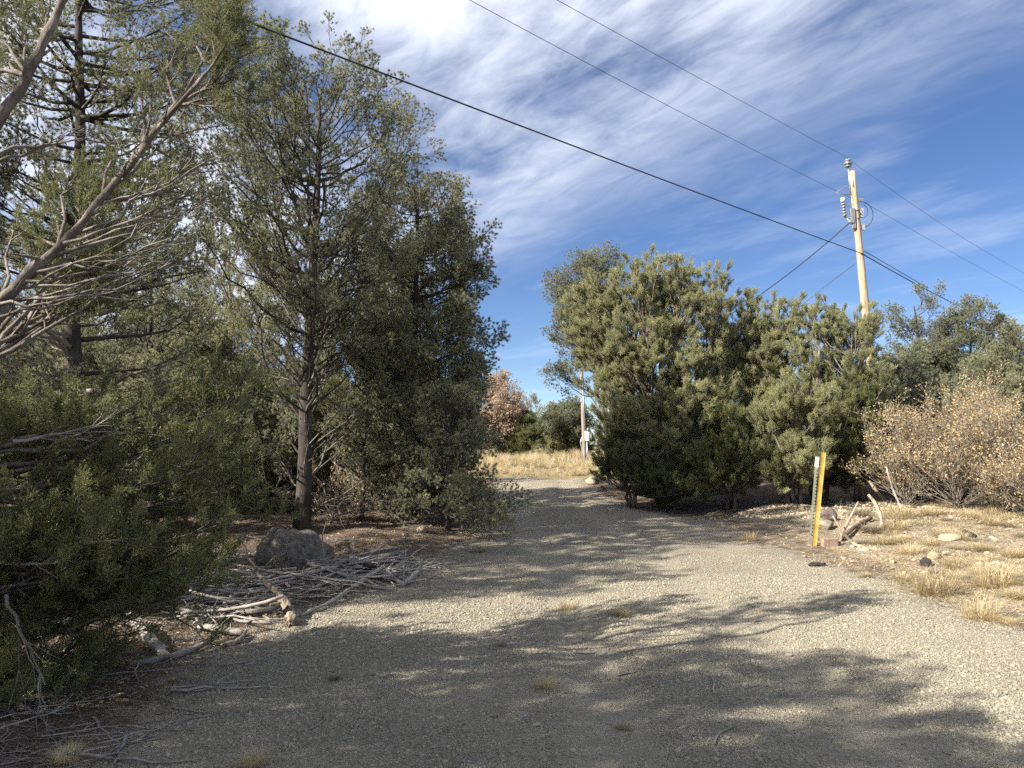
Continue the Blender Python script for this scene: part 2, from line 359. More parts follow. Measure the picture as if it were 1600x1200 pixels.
vattr('bank', (.75 + .25 * smooth(10, 12.5, vy)) * smooth(3.8, 5.5, vx) * smooth(4.0, 6.0, vy) * smooth(17, 15, vy))
vattr('track', track(vx, vy))
vattr('meadow', smooth(25.5, 28, vy) * smooth(9, 5, np.abs(vx)))
me.materials.append(M['ground'])
tag(mesh_obj('ground', me), kind='structure')

# ------------------------------------------------------------------ scattering helper (one object, its pieces instanced on its own points)
_groups = {}
def scatter_group(key, variants):
    if key in _groups: return _groups[key]
    g = bpy.data.node_groups.new('scatter_' + key, 'GeometryNodeTree')
    g.interface.new_socket('Geometry', in_out='INPUT', socket_type='NodeSocketGeometry')
    g.interface.new_socket('Geometry', in_out='OUTPUT', socket_type='NodeSocketGeometry')
    gi = g.nodes.new('NodeGroupInput'); go = g.nodes.new('NodeGroupOutput')
    iop = g.nodes.new('GeometryNodeInstanceOnPoints'); join = g.nodes.new('GeometryNodeJoinGeometry')
    for me_ in reversed(variants):
        ob = bpy.data.objects.new('piece_' + key, me_)
        oi = g.nodes.new('GeometryNodeObjectInfo'); oi.inputs['Object'].default_value = ob; oi.inputs['As Instance'].default_value = False
        g2i = g.nodes.new('GeometryNodeGeometryToInstance')
        g.links.new(oi.outputs['Geometry'], g2i.inputs[0]); g.links.new(g2i.outputs[0], join.inputs[0])
    def na(n, t):
        a = g.nodes.new('GeometryNodeInputNamedAttribute'); a.data_type = t; a.inputs['Name'].default_value = n; return a.outputs['Attribute']
    g.links.new(gi.outputs[0], iop.inputs['Points']); g.links.new(join.outputs[0], iop.inputs['Instance'])
    iop.inputs['Pick Instance'].default_value = True
    g.links.new(na('idx', 'INT'), iop.inputs['Instance Index']); g.links.new(na('rot', 'QUATERNION'), iop.inputs['Rotation']); g.links.new(na('scl', 'FLOAT_VECTOR'), iop.inputs['Scale'])
    g.links.new(iop.outputs[0], go.inputs[0])
    _groups[key] = (g, len(variants)); return _groups[key]
def scatter_mesh(name, pos, dirs, scl, nvar, roll=None):
    n = len(pos); pos = np.asarray(pos, np.float32); d = np.asarray(dirs, float); d = d / (np.linalg.norm(d, axis=1, keepdims=True) + 1e-9)
    th = np.arccos(np.clip(d[:, 2], -1, 1)); ph = np.arctan2(d[:, 1], d[:, 0]); ps = rng.uniform(0, 6.283, n) if roll is None else np.broadcast_to(roll, (n,))
    def qm(a, b):
        w1, x1, y1, z1 = a.T; w2, x2, y2, z2 = b.T
        return np.stack([w1*w2-x1*x2-y1*y2-z1*z2, w1*x2+x1*w2+y1*z2-z1*y2, w1*y2-x1*z2+y1*w2+z1*x2, w1*z2+x1*y2-y1*x2+z1*w2], 1)
    z0 = np.zeros(n)
    qz = np.stack([np.cos(ph/2), z0, z0, np.sin(ph/2)], 1); qy = np.stack([np.cos(th/2), z0, np.sin(th/2), z0], 1); qp = np.stack([np.cos(ps/2), z0, z0, np.sin(ps/2)], 1)
    q = qm(qm(qz, qy), qp)
    me_ = bpy.data.meshes.new(name); me_.vertices.add(n); me_.vertices.foreach_set('co', pos.reshape(-1))
    a = me_.attributes.new('rot', 'QUATERNION', 'POINT'); a.data.foreach_set('value', q.astype(np.float32).reshape(-1))
    s = np.asarray(scl, np.float32); s = np.repeat(s[:, None], 3, 1) if s.ndim == 1 else s
    a = me_.attributes.new('scl', 'FLOAT_VECTOR', 'POINT'); a.data.foreach_set('vector', s.reshape(-1))
    a = me_.attributes.new('idx', 'INT', 'POINT'); a.data.foreach_set('value', rng.integers(0, nvar, n).astype(np.int32))
    return me_
def scatter(name, key, variants, mats, pos, dirs, scl, parent=None, roll=None):
    g, nv = scatter_group(key, variants)
    me_ = scatter_mesh(name, pos, dirs, scl, nv, roll)
    for m_ in mats: me_.materials.append(m_)
    o = mesh_obj(name, me_, parent); md = o.modifiers.new('scatter', 'NODES'); md.node_group = g
    o['kind'] = 'stuff'
    return o

# ------------------------------------------------------------------ foliage sprays (axis +Z, base at the origin)
def unit(v): v = np.asarray(v, float); return v / (np.linalg.norm(v) + 1e-9)
def rvec(): return unit(rng.normal(size=3))
def spray_pinyon(leaf, nt_=7, nn=86, wid=0.0036, ln=0.040):
    b = MB(); L = 0.30
    ax = np.array([[0, 0, 0], [0.01, 0.005, 0.12], [0.0, 0.02, 0.22], [0.015, 0.02, L]])
    b.tube(ax, [0.0045, 0.0035, 0.003, 0.002], 3, 1, cap=False)
    ends = []
    for k in range(nt_):
        t = 0.25 + 0.75 * k / (nt_ - 1); s = np.array([np.interp(t, np.linspace(0, 1, 4), ax[:, i]) for i in range(3)])
        an = k * 2.4 + rng.uniform(-.4, .4); d = unit([math.cos(an), math.sin(an), rng.uniform(0.5, 1.3)]); l = (0.16 - 0.09 * t) * rng.uniform(.8, 1.3)
        e = s + d * l; b.tube([s, s + d * l * .5 + [0, 0, -.006], e], [0.0025, 0.002, 0.0015], 3, 1, cap=False); ends.append((s + d * l * .35, e, d))
    ends.append((ax[2], ax[3], unit(ax[3] - ax[2])))
    for s, e, d in ends:
        for _ in range(nn):
            t = rng.uniform(0.68, 1.05); p = s + (e - s) * t; nd_ = unit(d * rng.uniform(.35, 1.0) + rvec() * 0.75); side = unit(np.cross(nd_, rvec())) * wid * .5
            l = ln * rng.uniform(.7, 1.2)
            b.add([p - side, p + side, p + nd_ * l], [(0, 1, 2)], 0)
    return b.mesh('pinyon_spray', [leaf, M['twig']])
def spray_juniper(leaf, nl=16, ns=24, wid=0.0060, sl=0.016, L=0.20):
    b = MB()
    ax = np.array([[0, 0, 0], [0.012, 0, L * .4], [0.0, 0.015, L * .75], [0.01, 0.01, L]])
    b.tube(ax, [0.004, 0.003, 0.0025, 0.0015], 3, 1, cap=False)
    for k in range(nl + 1):
        t = 0.12 + 0.88 * k / nl; s = np.array([np.interp(t, np.linspace(0, 1, 4), ax[:, i]) for i in range(3)])
        an = k * 2.4 + rng.uniform(-.5, .5); d = unit([math.cos(an), math.sin(an), rng.uniform(.5, 1.7)]); l = (0.085 - 0.035 * t) * rng.uniform(.75, 1.3)
        if k == nl: d = np.array([0, 0, 1.])
        for j in range(ns):
            u = (j + rng.uniform(0, 1)) / ns; p = s + d * l * u; q = unit(d + rvec() * 0.8); side = unit(np.cross(q, rvec())) * wid * .5
            ll = sl * rng.uniform(.7, 1.25)
            b.add([p, p + q * ll * .45 + side, p + q * ll, p + q * ll * .45 - side], [(0, 1, 2, 3)], 0)
    return b.mesh('juniper_spray', [leaf, M['twig']])
def spray_oak(leaf, n=9, L=0.34, size=0.05):
    b = MB(); ax = np.array([[0, 0, 0], [0.02, 0, L * .4], [0.0, 0.03, L * .7], [0.02, 0.02, L]])
    b.tube(ax, [0.004, 0.003, 0.0025, 0.0015], 3, 1, cap=False)
    for k in range(7):
        t = 0.15 + .85 * k / 6; s = np.array([np.interp(t, np.linspace(0, 1, 4), ax[:, i]) for i in range(3)]); an = k * 2.4; d = unit([math.cos(an), math.sin(an), 1.1]); l = .13 * rng.uniform(.6, 1.4)
        b.tube([s, s + d * l * .5 + rvec() * .008, s + d * l], [0.0025, 0.002, 0.0012], 3, 1, cap=False)
        for _ in range(max(1, n // 7 + (rng.uniform() < (n % 7) / 7))):
            p = s + d * l * rng.uniform(.4, 1.); q = unit(rvec() + [0, 0, -.3]); sd_ = unit(np.cross(q, rvec())); up = np.cross(q, sd_) * size * .18; z = size * rng.uniform(.7, 1.2)
            b.add([p, p + q*z*.35 + sd_*z*.26 + up, p + q*z*.7 + sd_*z*.2, p + q*z, p + q*z*.7 - sd_*z*.2, p + q*z*.35 - sd_*z*.26 + up], [(0, 1, 2, 3), (0, 3, 4, 5)], 0)
    return b.mesh('oak_spray', [leaf, M['dead_twig']])
SPR = {
    'pinyon': [spray_pinyon(M['pinyon']) for _ in range(4)],
    'pinyon_blue': [spray_pinyon(M['pinyon_blue'], 7, 80) for _ in range(3)],
    'juniper': [spray_juniper(M['juniper']) for _ in range(4)],
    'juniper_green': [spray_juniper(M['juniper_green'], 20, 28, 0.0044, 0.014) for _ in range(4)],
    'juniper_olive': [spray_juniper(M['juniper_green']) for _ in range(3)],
    'oak': [spray_oak(M['oak'], 12, size=0.037) for _ in range(3)],
    'oak_pink': [spray_oak(M['oak_pink'], 12, size=0.065) for _ in range(3)],
}
LEAF = {'pinyon': 'pinyon', 'pinyon_blue': 'pinyon_blue', 'juniper': 'juniper', 'juniper_green': 'juniper_green', 'juniper_olive': 'juniper_green', 'oak': 'oak', 'oak_pink': 'oak_pink'}

# ------------------------------------------------------------------ trees
def path(S, T, n, bow=-0.16, wig=0.05):
    S = np.asarray(S, float); T = np.asarray(T, float); L = np.linalg.norm(T - S)
    C = (S + T) / 2 + np.array([0, 0, bow * L]) + rng.normal(size=3) * wig * L
    t = np.linspace(0, 1, n)[:, None]
    p = (1 - t) ** 2 * S + 2 * t * (1 - t) * C + t * t * T
    j = rng.normal(size=p.shape) * wig * 0.35 * L; j[0] = 0; j[-1] *= .3
    return p + j
def prof_targets(n, h, prof, zlo=0.0, asym=None, fill=(0.5, 1.0)):
    """limb ends filling a crown of revolution: prof = [(height share, radius)]"""
    hs = np.array([p[0] for p in prof]); rs = np.array([p[1] for p in prof])
    o = []
    while len(o) < n:
        t = rng.uniform(hs[0], hs[-1]); r = np.interp(t, hs, rs)
        if rng.uniform() > (r / rs.max()) ** 1.2: continue
        a = rng.uniform(0, 6.283); k = rng.uniform(*fill) if rng.uniform() < .8 else rng.uniform(0.15, fill[1])
        if asym: r *= asym(a, t)
        o.append((r * k * math.cos(a), r * k * math.sin(a), t * h))
    return np.array(o)
def lobe_targets(n, lobes, shell=0.55):
    """limb ends in a crown made of ellipsoid lobes (x, y, z, radius, half height)"""
    wts = np.array([l[3] * l[3] * l[4] for l in lobes]) ** 0.75; wts = wts / wts.sum(); o = []
    while len(o) < n:
        l = lobes[rng.choice(len(lobes), p=wts)]; d = rvec(); k = rng.uniform(shell, 1.0) if rng.uniform() < .8 else rng.uniform(0.1, 1)
        p = (l[0] + d[0] * l[3] * k, l[1] + d[1] * l[3] * k, l[2] + d[2] * l[4] * k)
        if p[2] > 0.12: o.append(p)
    return np.array(o)
def stem(pts, r0, r1): return (np.asarray(pts, float), np.linspace(r0, r1, len(pts)))
def straight_stem(h, r0, lean=(0, 0), n=9, wig=0.05, top=0.94):
    p = np.zeros((n, 3)); t = np.linspace(0, 1, n); p[:, 2] = t * h * top; p[:, 0] = lean[0] * t * h; p[:, 1] = lean[1] * t * h
    p[1:, :2] += np.cumsum(rng.normal(size=(n - 1, 2)) * wig, 0) * .5
    r = r0 * (1 - t * .80); r[0] *= 1.25; p[0, 2] = -0.12
    return (p, r)
def tree(name, label, x, y, h, stems, targets, species, asc=0.7, nsub=7, nspray=3, sublen=(0.35, 0.9), sscale=1.0, up=0.5, dead=None, ndead_sub=5,
         bark='bark', zmin=0.3, cat='tree', group=None, limb_r=0.010, bare=0.0, z=None, base_attach=False, bow=-0.16):
    root = empty(name, (x, y, float(gz(x, y)) if z is None else z)); tag(root, label, cat, group)
    tb, db = MB(), MB(); P, D, S_ = [], [], []
    def emit(p, d, k=1.0):
        P.append(p); D.append(unit(unit(d) * .75 + np.array([0, 0, up]) + rvec() * .45)); S_.append(sscale * k * rng.uniform(.6, 1.4))
    for sp, sr in stems: tb.tube(sp, sr, 9 if sr[0] > .06 else 6, rough=0.06)
    for lim, isdead in [(t_, False) for t_ in targets] + [(t_, True) for t_ in (dead if dead is not None else [])]:
        T = np.asarray(lim, float); best = None
        for sp, sr in stems:
            zt = np.clip(T[2], sp[0, 2], sp[-1, 2]); c = np.array([np.interp(zt, sp[:, 2], sp[:, i]) for i in range(2)]); dd = np.hypot(*(T[:2] - c)) + rng.uniform(0, .35)
            if best is None or dd < best[0]: best = (dd, sp, sr)
        hd, sp, sr = best
        za = np.clip(T[2] - asc * hd * rng.uniform(.6, 1.3), zmin, sp[-1, 2] * .98) if not base_attach else rng.uniform(0, .15)
        S0 = np.array([np.interp(za, sp[:, 2], sp[:, i]) for i in range(3)]); rs = np.interp(za, sp[:, 2], sr)
        L = np.linalg.norm(T - S0)
        if L < .12: continue
        n = int(np.clip(L / .28, 4, 10)); pp = path(S0, T, n, bow if not isdead else -0.02, .05)
        r0 = min(rs * .62, limb_r * (0.7 + L)); rad = np.linspace(r0, .0045, n)
        (db if isdead else tb).tube(pp, rad, 5 if r0 > .02 else 4, cap=False)
        ns = ndead_sub if isdead else max(2, int(nsub * np.clip(L / 1.6, .5, 1.5)))
        for k in range(ns):
            t = rng.uniform(.28, 1.0) ** .8 if not isdead else rng.uniform(.3, 1); f = t * (n - 1); i0 = min(int(f), n - 2); q = pp[i0] + (pp[i0 + 1] - pp[i0]) * (f - i0); d0 = unit(pp[i0 + 1] - pp[i0])
            d = unit(d0 * .75 + rvec() * .85 + np.array([0, 0, up * .35])); l = rng.uniform(*sublen) * (1.15 - .5 * t) * (.75 if isdead else 1)
            e = q + d * l; e[2] = max(e[2], .04)
            sb = path(q, e, 4, .04 if not isdead else -.08, .07); (db if isdead else tb).tube(sb, np.linspace(min(.007, r0 * .7), .0025, 4), 3, cap=False)
            if isdead:
                for _ in range(2):
                    q2 = sb[rng.integers(1, 4)]; e2 = q2 + unit(d + rvec() * .9) * l * rng.uniform(.3, .6); db.tube(path(q2, e2, 3, 0, .06), [.0035, .003, .0015], 3, cap=False)
            elif rng.uniform() > bare:
                for j in range(nspray):
                    u = rng.uniform(.65, 1.0) if j else 1.0; g = u * 3; a0 = min(int(g), 2); emit(sb[a0] + (sb[a0 + 1] - sb[a0]) * (g - a0), d)
        if not isdead and rng.uniform() > bare:
            emit(pp[-1], pp[-1] - pp[-2])
            for _ in range(2): emit(pp[-2] + (pp[-1] - pp[-2]) * rng.uniform(0, 1), pp[-1] - pp[-2])
    tb.build('trunk', M[bark], root, True)
    if db.n: tag(db.build('dead_branch', M['dead_twig'], root, True), kind='stuff')
    if P: scatter('crown', species, SPR[species], [M[LEAF[species]], M['twig']], np.array(P), np.array(D), np.array(S_), root)
    return root
def px_x(px, Y): return float(at(px, 600, Y)[0])
def z_of(px, py, Y, x=None): # height above local ground of a spot seen at distance Y
    p = at(px, py, Y); return p[2] - float(gz(p[0] if x is None else x, Y))

# --- the tall open pinyon with the visible trunk
Yd = 12.9; X0 = px_x(477, Yd)
h5 = z_of(540, 100, Yd)
main_pinyon = tree('pinyon_pine', 'tall open pinyon pine with dark straight trunk behind the grey boulder', X0, Yd, h5,
    [straight_stem(h5, .135, (.012, 0), 12, .05)],
    np.vstack([prof_targets(118, h5, [(.42, 1.5), (.55, 2.05), (.7, 2.35), (.83, 2.3), (.93, 1.75), (1.0, .8)], fill=(.55, 1.0)), prof_targets(7, h5, [(.10, .7), (.25, 1.3), (.42, 1.5)])]),
    'pinyon', asc=.85, nsub=7, nspray=3, sublen=(.3, .7), sscale=.85, up=.6, dead=prof_targets(30, h5, [(.08, 1.0), (.2, 1.3), (.42, 1.6), (.62, 1.6)], fill=(.4, 1)), limb_r=.0085, bow=-.2)
# --- dense pinyon to its right, foliage to the ground on the road side
Yd = 15.2; X0 = px_x(650, Yd); h6 = z_of(640, 268, Yd)
dense_pinyon = tree('pinyon_pine', 'dense dark pinyon pine at the road edge, foliage from top to ground', X0, Yd, h6, [straight_stem(h6, .12, (0, 0), 10, .05)],
    prof_targets(210, h6, [(.04, 1.2), (.2, 1.35), (.45, 1.35), (.62, 1.4), (.75, 1.3), (.9, .95), (1.0, .45)], fill=(.55, 1.0)), 'pinyon', asc=.45, nsub=7, nspray=4, sublen=(.3, .6), up=.35, limb_r=.010,
    dead=prof_targets(14, h6, [(.08, 1.0), (.4, 1.3)], fill=(.4, 1)))
Yd = 13.6
young = tree('pinyon_pine', 'low young pinyon spreading its branches over the edge of the road', px_x(702, Yd), Yd, 2.4, [straight_stem(2.4, .05, (0, 0), 7, .03)],
    np.vstack([prof_targets(46, 2.4, [(.06, .95), (.4, .8), (.8, .45), (1, .15)]), np.array([(.95, -.2, .3), (.8, -.5, .35), (.7, .1, .7), (1.05, 0.1, .5), (.6, -.4, .2)])]), 'pinyon', asc=.3, nsub=6, nspray=3, sublen=(.2, .45), sscale=.85, up=.35)
Yd = 14.0
tree('pinyon_pine', 'slim pinyon sapling between the trunk of the tall pinyon and the dense one', px_x(568, Yd), Yd, 3.6, [straight_stem(3.6, .045, (.01, 0), 8, .05)],
    prof_targets(40, 3.6, [(.25, .5), (.5, .8), (.8, .55), (1, .2)]), 'pinyon', asc=.4, nsub=5, nspray=3, sublen=(.2, .5), sscale=.8, dead=prof_targets(22, 3.6, [(.04, .7), (.45, .9)], fill=(.4, 1)))
Yd = 18.6
tree('juniper_tree', 'yellow-green juniper showing between the two pinyons', px_x(590, Yd), Yd, z_of(600, 300, Yd), [straight_stem(6.4, .13, (.0, 0), 8, .08), straight_stem(5.2, .1, (.12, 0), 8, .08)],
    prof_targets(130, z_of(600, 300, Yd), [(.1, 1.8), (.4, 2.2), (.7, 1.9), (.9, 1.1), (1, .4)]), 'juniper', asc=.9, nsub=6, nspray=3, up=.9, bark='bark_j', dead=prof_targets(14, 6, [(.05, 1.5), (.5, 2.0)]))
Yd = 18.0
left_jun = tree('juniper_tree', 'sunlit olive juniper filling the gap left of the tall pinyon', px_x(370, Yd), Yd, z_of(390, 345, Yd), [straight_stem(6, .13, (-.05, 0), 8, .08), straight_stem(5.4, .1, (.1, 0), 8, .08)],
    prof_targets(130, z_of(390, 345, Yd), [(.1, 1.9), (.4, 2.3), (.7, 1.8), (.9, 1.1), (1, .4)]), 'juniper', asc=.9, nsub=6, nspray=3, up=.9, bark='bark_j', dead=prof_targets(20, 6, [(.05, 1.7), (.5, 2.2)]))
# --- pinyon behind the near juniper, top left
Yd = 9.4; X0 = px_x(128, Yd)
left_pin = tree('pinyon_pine', 'dark pinyon with long level branches against the sky, top corner behind the near juniper', X0, Yd, 8.6, [straight_stem(8.6, .13, (-.02, 0), 11, .06)],
    np.vstack([prof_targets(95, 8.6, [(.42, 1.4), (.6, 1.7), (.8, 1.6), (1, .6)], fill=(.5, 1)), prof_targets(16, 8.6, [(.2, 1.2), (.45, 1.6)])]), 'pinyon', asc=.25, nsub=6, nspray=3, sublen=(.3, .7), sscale=.9, up=.25, limb_r=.016,
    dead=prof_targets(40, 8.6, [(.06, 1.2), (.25, 1.8), (.5, 1.8)], fill=(.4, 1)))
for (px, Yd, ptop, lab, sp, rad) in [(215, 14.5, 395, 'shaded pinyon in the thicket between the near juniper and the tall pinyon', 'pinyon', 1.7), (60, 15.5, 330, 'pinyon deep in the thicket at the far edge of the picture behind the dark pinyon', 'pinyon', 1.9),
                                     (300, 21.5, 420, 'distant pinyon seen through the thicket, right of the shaded pinyon', 'pinyon_blue', 2.0), (450, 23, 430, 'distant juniper seen low behind the trunk of the tall pinyon', 'juniper_olive', 2.0), (140, 23, 420, 'distant juniper seen through the thicket behind the dark pinyon trunk', 'juniper', 2.4)]:
    hh = z_of(px, ptop, Yd)
    tree('juniper_tree' if 'juniper' in sp else 'pinyon_pine', lab, px_x(px, Yd), Yd, hh, [straight_stem(hh, .11, (rng.uniform(-.04, .04), 0), 9, .07)], prof_targets(125, hh, [(.12, rad * .8), (.35, rad), (.7, rad * .85), (.9, rad * .5), (1, .3)]), sp, asc=.5, nsub=6, nspray=3, sublen=(.3, .7),
         up=.5, dead=prof_targets(26, hh, [(.05, rad * .8), (.5, rad)], fill=(.4, 1)))

# --- the near juniper reaching in from the left edge
nb = np.array([-4.15, 5.1, 0.0]); nb[2] = float(gz(nb[0], nb[1]))
def nl(px, py, Y): return at(px, py, Y) - nb
T = []
def sample_px(n, poly, y0, y1):
    xs_ = [p[0] for p in poly]; ys_ = [p[1] for p in poly]; o = []
    while len(o) < n:
        x_, y_ = rng.uniform(min(xs_), max(xs_)), rng.uniform(min(ys_), max(ys_)); ins = False
        for i in range(len(poly)):
            (ax, ay), (bx, by) = poly[i], poly[(i + 1) % len(poly)]
            if (ay > y_) != (by > y_) and x_ < ax + (y_ - ay) / (by - ay) * (bx - ax): ins ^= True
        if ins: o.append(nl(x_, y_, rng.uniform(y0, y1)))
    return o
NP = [(-150, 660), (60, 640), (200, 690), (300, 640), (365, 620), (385, 680), (345, 790), (310, 900), (265, 960), (200, 1020), (140, 1090), (0, 1120), (-150, 1120)]
for c_ in sample_px(28, NP, 4.7, 6.0) + [nl(365, 640, 5.5), nl(350, 700, 5.4), nl(320, 690, 5.6), nl(325, 790, 5.3), nl(290, 870, 5.2), nl(235, 950, 5.1)]:
    T += [c_ + rng.normal(size=3) * .13 for _ in range(3)]
T += sample_px(11, [(60, 330), (150, 260), (280, 300), (290, 400), (120, 440)], 5.2, 6.2)
stemA = stem([(0, 0, -.1), (.1, .02, .5), (.25, .0, 1.1), (.45, -.05, 1.7), nl(0, 470, 4.9)], .17, .085)
limbA = (np.array([nl(0, 470, 4.9), nl(90, 385, 5.0), nl(160, 310, 5.1), nl(225, 225, 5.2), nl(275, 165, 5.3), nl(318, 95, 5.4), nl(345, 25, 5.5)]), np.array([.040, .030, .024, .019, .014, .010, .006]))
limbA2 = (np.array([nl(190, 275, 5.15), nl(235, 215, 5.1), nl(290, 150, 5.0), nl(325, 110, 5.0), nl(360, 60, 5.0)]), np.array([.021, .019, .015, .010, .005]))
limbB = (np.array([(.0, -.3, 1.2), nl(-120, 330, 4.3), nl(-10, 190, 4.35), nl(45, 120, 4.4), nl(80, 50, 4.45), nl(110, -30, 4.5), nl(135, -160, 4.6)]), np.array([.07, .05, .034, .031, .028, .022, .015]))
near = empty('juniper_tree', tuple(nb)); tag(near, 'near juniper reaching in from the edge, bare grey limbs above and dark green foliage below', 'tree')
tb, db, P, D, S_ = MB(), MB(), [], [], []
def gnarl(p_, r_, k=5):
    t0 = np.linspace(0, 1, len(p_)); t1 = np.linspace(0, 1, (len(p_) - 1) * k + 1); q = np.stack([np.interp(t1, t0, p_[:, i]) for i in range(3)], 1); rr = np.interp(t1, t0, r_)
    q[1:-1] = (q[:-2] + 2 * q[1:-1] + q[2:]) / 4; w_ = np.stack([np.convolve(rng.normal(size=len(q)), [.25, .5, .25], 'same') for _ in range(3)], 1); q[1:-1] += w_[1:-1] * rr[1:-1, None] * .55
    return q, rr * (1 + .16 * np.convolve(rng.normal(size=len(q)), [.5, .5], 'same'))
for p_, r_ in (stemA, limbA, limbA2, limbB):
    q_, rr_ = gnarl(p_, r_); tb.tube(q_, rr_, 12, rough=.13)
    for _ in range(5):
        i_ = rng.integers(3, len(q_) - 3); d = unit(unit(q_[i_ + 1] - q_[i_]) * .4 + rvec()); l = rng.uniform(.06, .22); tb.tube(path(q_[i_], q_[i_] + d * (rr_[i_] + l), 4, 0, .05), [rr_[i_] * .5, rr_[i_] * .38, rr_[i_] * .28, rr_[i_] * .15], 6, rough=.15)
def put(p, d, k=1., n=1):
    for _ in range(n): P.append(p + rng.normal(size=3) * .03); D.append(unit(unit(d) * .6 + np.array([0, 0, .55]) + rvec() * .45)); S_.append(k * rng.uniform(.6, 1.1))
def limb_to(S0, T_, r0, nsub, nsp, bow=-.1, sl=(.2, .5), k=.75):
    L = np.linalg.norm(T_ - S0); n = int(np.clip(L / .2, 4, 12)); pp = path(S0, T_, n, bow, .05); tb.tube(pp, np.linspace(r0, .004, n), 5, cap=False)
    for _ in range(nsub):
        t = rng.uniform(.4, 1) * (n - 1); i0 = min(int(t), n - 2); q = pp[i0] + (pp[i0 + 1] - pp[i0]) * (t - i0); d = unit(unit(pp[i0 + 1] - pp[i0]) * .7 + rvec() * .8 + np.array([0, 0, .25])); l = rng.uniform(*sl)
        sb = path(q, q + d * l, 4, .03, .06); tb.tube(sb, [.006, .005, .004, .002], 3, cap=False)
        for _ in range(nsp): put(sb[rng.integers(1, 4)], d, k)
        put(sb[3], d, k)
    put(pp[-1], pp[-1] - pp[-2], k, 2)
for t_ in T:
    hd = np.hypot(t_[0], t_[1]); za = float(np.clip(t_[2] - .15 * hd, .15, 2.1)); sp, sr = stemA
    S0 = np.array([np.interp(za, sp[:, 2], sp[:, i]) for i in range(3)]); limb_to(S0, t_, .012 + .005 * hd, 7, 4, k=.85)
# plumes at the ends of the reaching limb
for (px, py, Y, src, n_) in [(345, 5, 5.5, 5, 12), (372, 60, 5.4, 5, 12), (355, 110, 5.3, 4, 11), (330, 60, 5.5, 5, 8), (375, 120, 5.3, 4, 9), (362, 85, 5.2, 5, 9), (350, 35, 5.3, 6, 9), (345, 165, 5.2, 4, 6), (335, 150, 5.3, 4, 5), (310, 60, 5.6, 5, 2), (262, 95, 5.5, 4, 3), (240, 130, 5.5, 3, 5), (215, 120, 5.6, 3, 4), (235, 180, 5.5, 3, 4), (205, 215, 5.6, 2, 3), (285, 290, 5.4, 2, 4), (270, 250, 5.5, 3, 3), (110, 280, 5.6, 1, 5), (80, 310, 5.7, 1, 5), (140, 330, 5.6, 1, 5), (60, 360, 5.6, 1, 4), (130, 380, 5.5, 1, 4), (20, 350, 5.6, 0, 4), (380, 90, 5.3, 5, 5), (365, 30, 5.4, 6, 5)]:
    limb_to(limbA[0][src], nl(px, py, Y), .014, n_, 3, -.02, (.12, .32), .6)
for (px, py) in [(40, 40), (10, 100), (-30, 20), (70, -40), (-60, 80)]: limb_to(limbB[0][3], nl(px, py, 4.9), .014, 5, 3, -.02, (.15, .35), .6)
# bare grey twigs fanning out to the right
for (sx, sy, ex, ey, Y) in [(60, 425, 320, 285, 5.0), (120, 365, 365, 235, 5.1), (100, 380, 300, 305, 4.9), (80, 400, 318, 322, 5.0), (40, 440, 296, 352, 4.9), (30, 450, 300, 395, 5.0), (10, 470, 270, 412, 4.9), (0, 480, 285, 372, 5.1), (0, 462, 240, 345, 5.0), (-20, 480, 225, 440, 4.8), (-40, 500, 180, 455, 4.8), (0, 240, 150, 215, 4.7), (-20, 255, 120, 205, 4.7), (-40, 200, 60, 130, 4.6), (60, 425, 250, 380, 4.9), (90, 400, 330, 300, 5.2), (150, 320, 300, 265, 5.1), (170, 300, 280, 200, 5.2), (20, 690, 170, 660, 4.8), (0, 880, 130, 870, 4.7), (10, 930, 70, 1070, 4.7), (60, 700, 190, 640, 5.2)]:
    S0, E0 = nl(sx, sy, Y), nl(ex, ey, Y + rng.uniform(-.3, .4)); pp = path(S0, E0, 9, -.06, .035); db.tube(pp, np.linspace(.013, .0025, 9), 5, cap=False)
    for _ in range(6):
        i0 = rng.integers(2, 8); d = unit(unit(pp[i0 + 1] - pp[i0]) + rvec() * .45); l = rng.uniform(.12, .5); sb = path(pp[i0], pp[i0] + d * l, 5, -.04, .06); db.tube(sb, np.linspace(.005, .0015, 5), 3, cap=False)
        if rng.uniform() < .6: db.tube(path(sb[2], sb[2] + unit(d + rvec() * .6) * l * .5, 4, 0, .05), np.linspace(.003, .001, 4), 3, cap=False)
tb.build('trunk', M['bark_j'], near, True); db.build('dead_branch', M['dead'], near, True)
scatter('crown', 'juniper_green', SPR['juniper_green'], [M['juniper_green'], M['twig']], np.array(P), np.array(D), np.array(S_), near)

# --- the big junipers on the right
def px_lobes(lst, bx, by, bz): # (px, py, distance, radius in px, half height in px)
    o = []
    for px, py, Y, rx, rz in lst:
        p = at(px, py, Y); k = Y / FPX; o.append((p[0] - bx, p[1] - by, p[2] - bz, rx * k, rz * k))
    return o
def many_stems(n, spread, h, r):
    o = []
    for i in range(n):
        a = 6.283 * i / n + rng.uniform(-.4, .4); e = spread * rng.uniform(.5, 1)
        p = np.array([[0.12 * math.cos(a), .12 * math.sin(a), -.1], [.2 * e * math.cos(a), .2 * e * math.sin(a), h * .22], [.5 * e * math.cos(a), .5 * e * math.sin(a), h * .5], [.8 * e * math.cos(a), .8 * e * math.sin(a), h * .75], [e * math.cos(a), e * math.sin(a), h * rng.uniform(.85, .97)]])
        p[:, 2] *= .84; p[1:, :2] += rng.normal(size=(4, 2)) * .06
        o.append((p, np.array([r * 1.2, r, r * .7, r * .45, r * .2])))
    return o
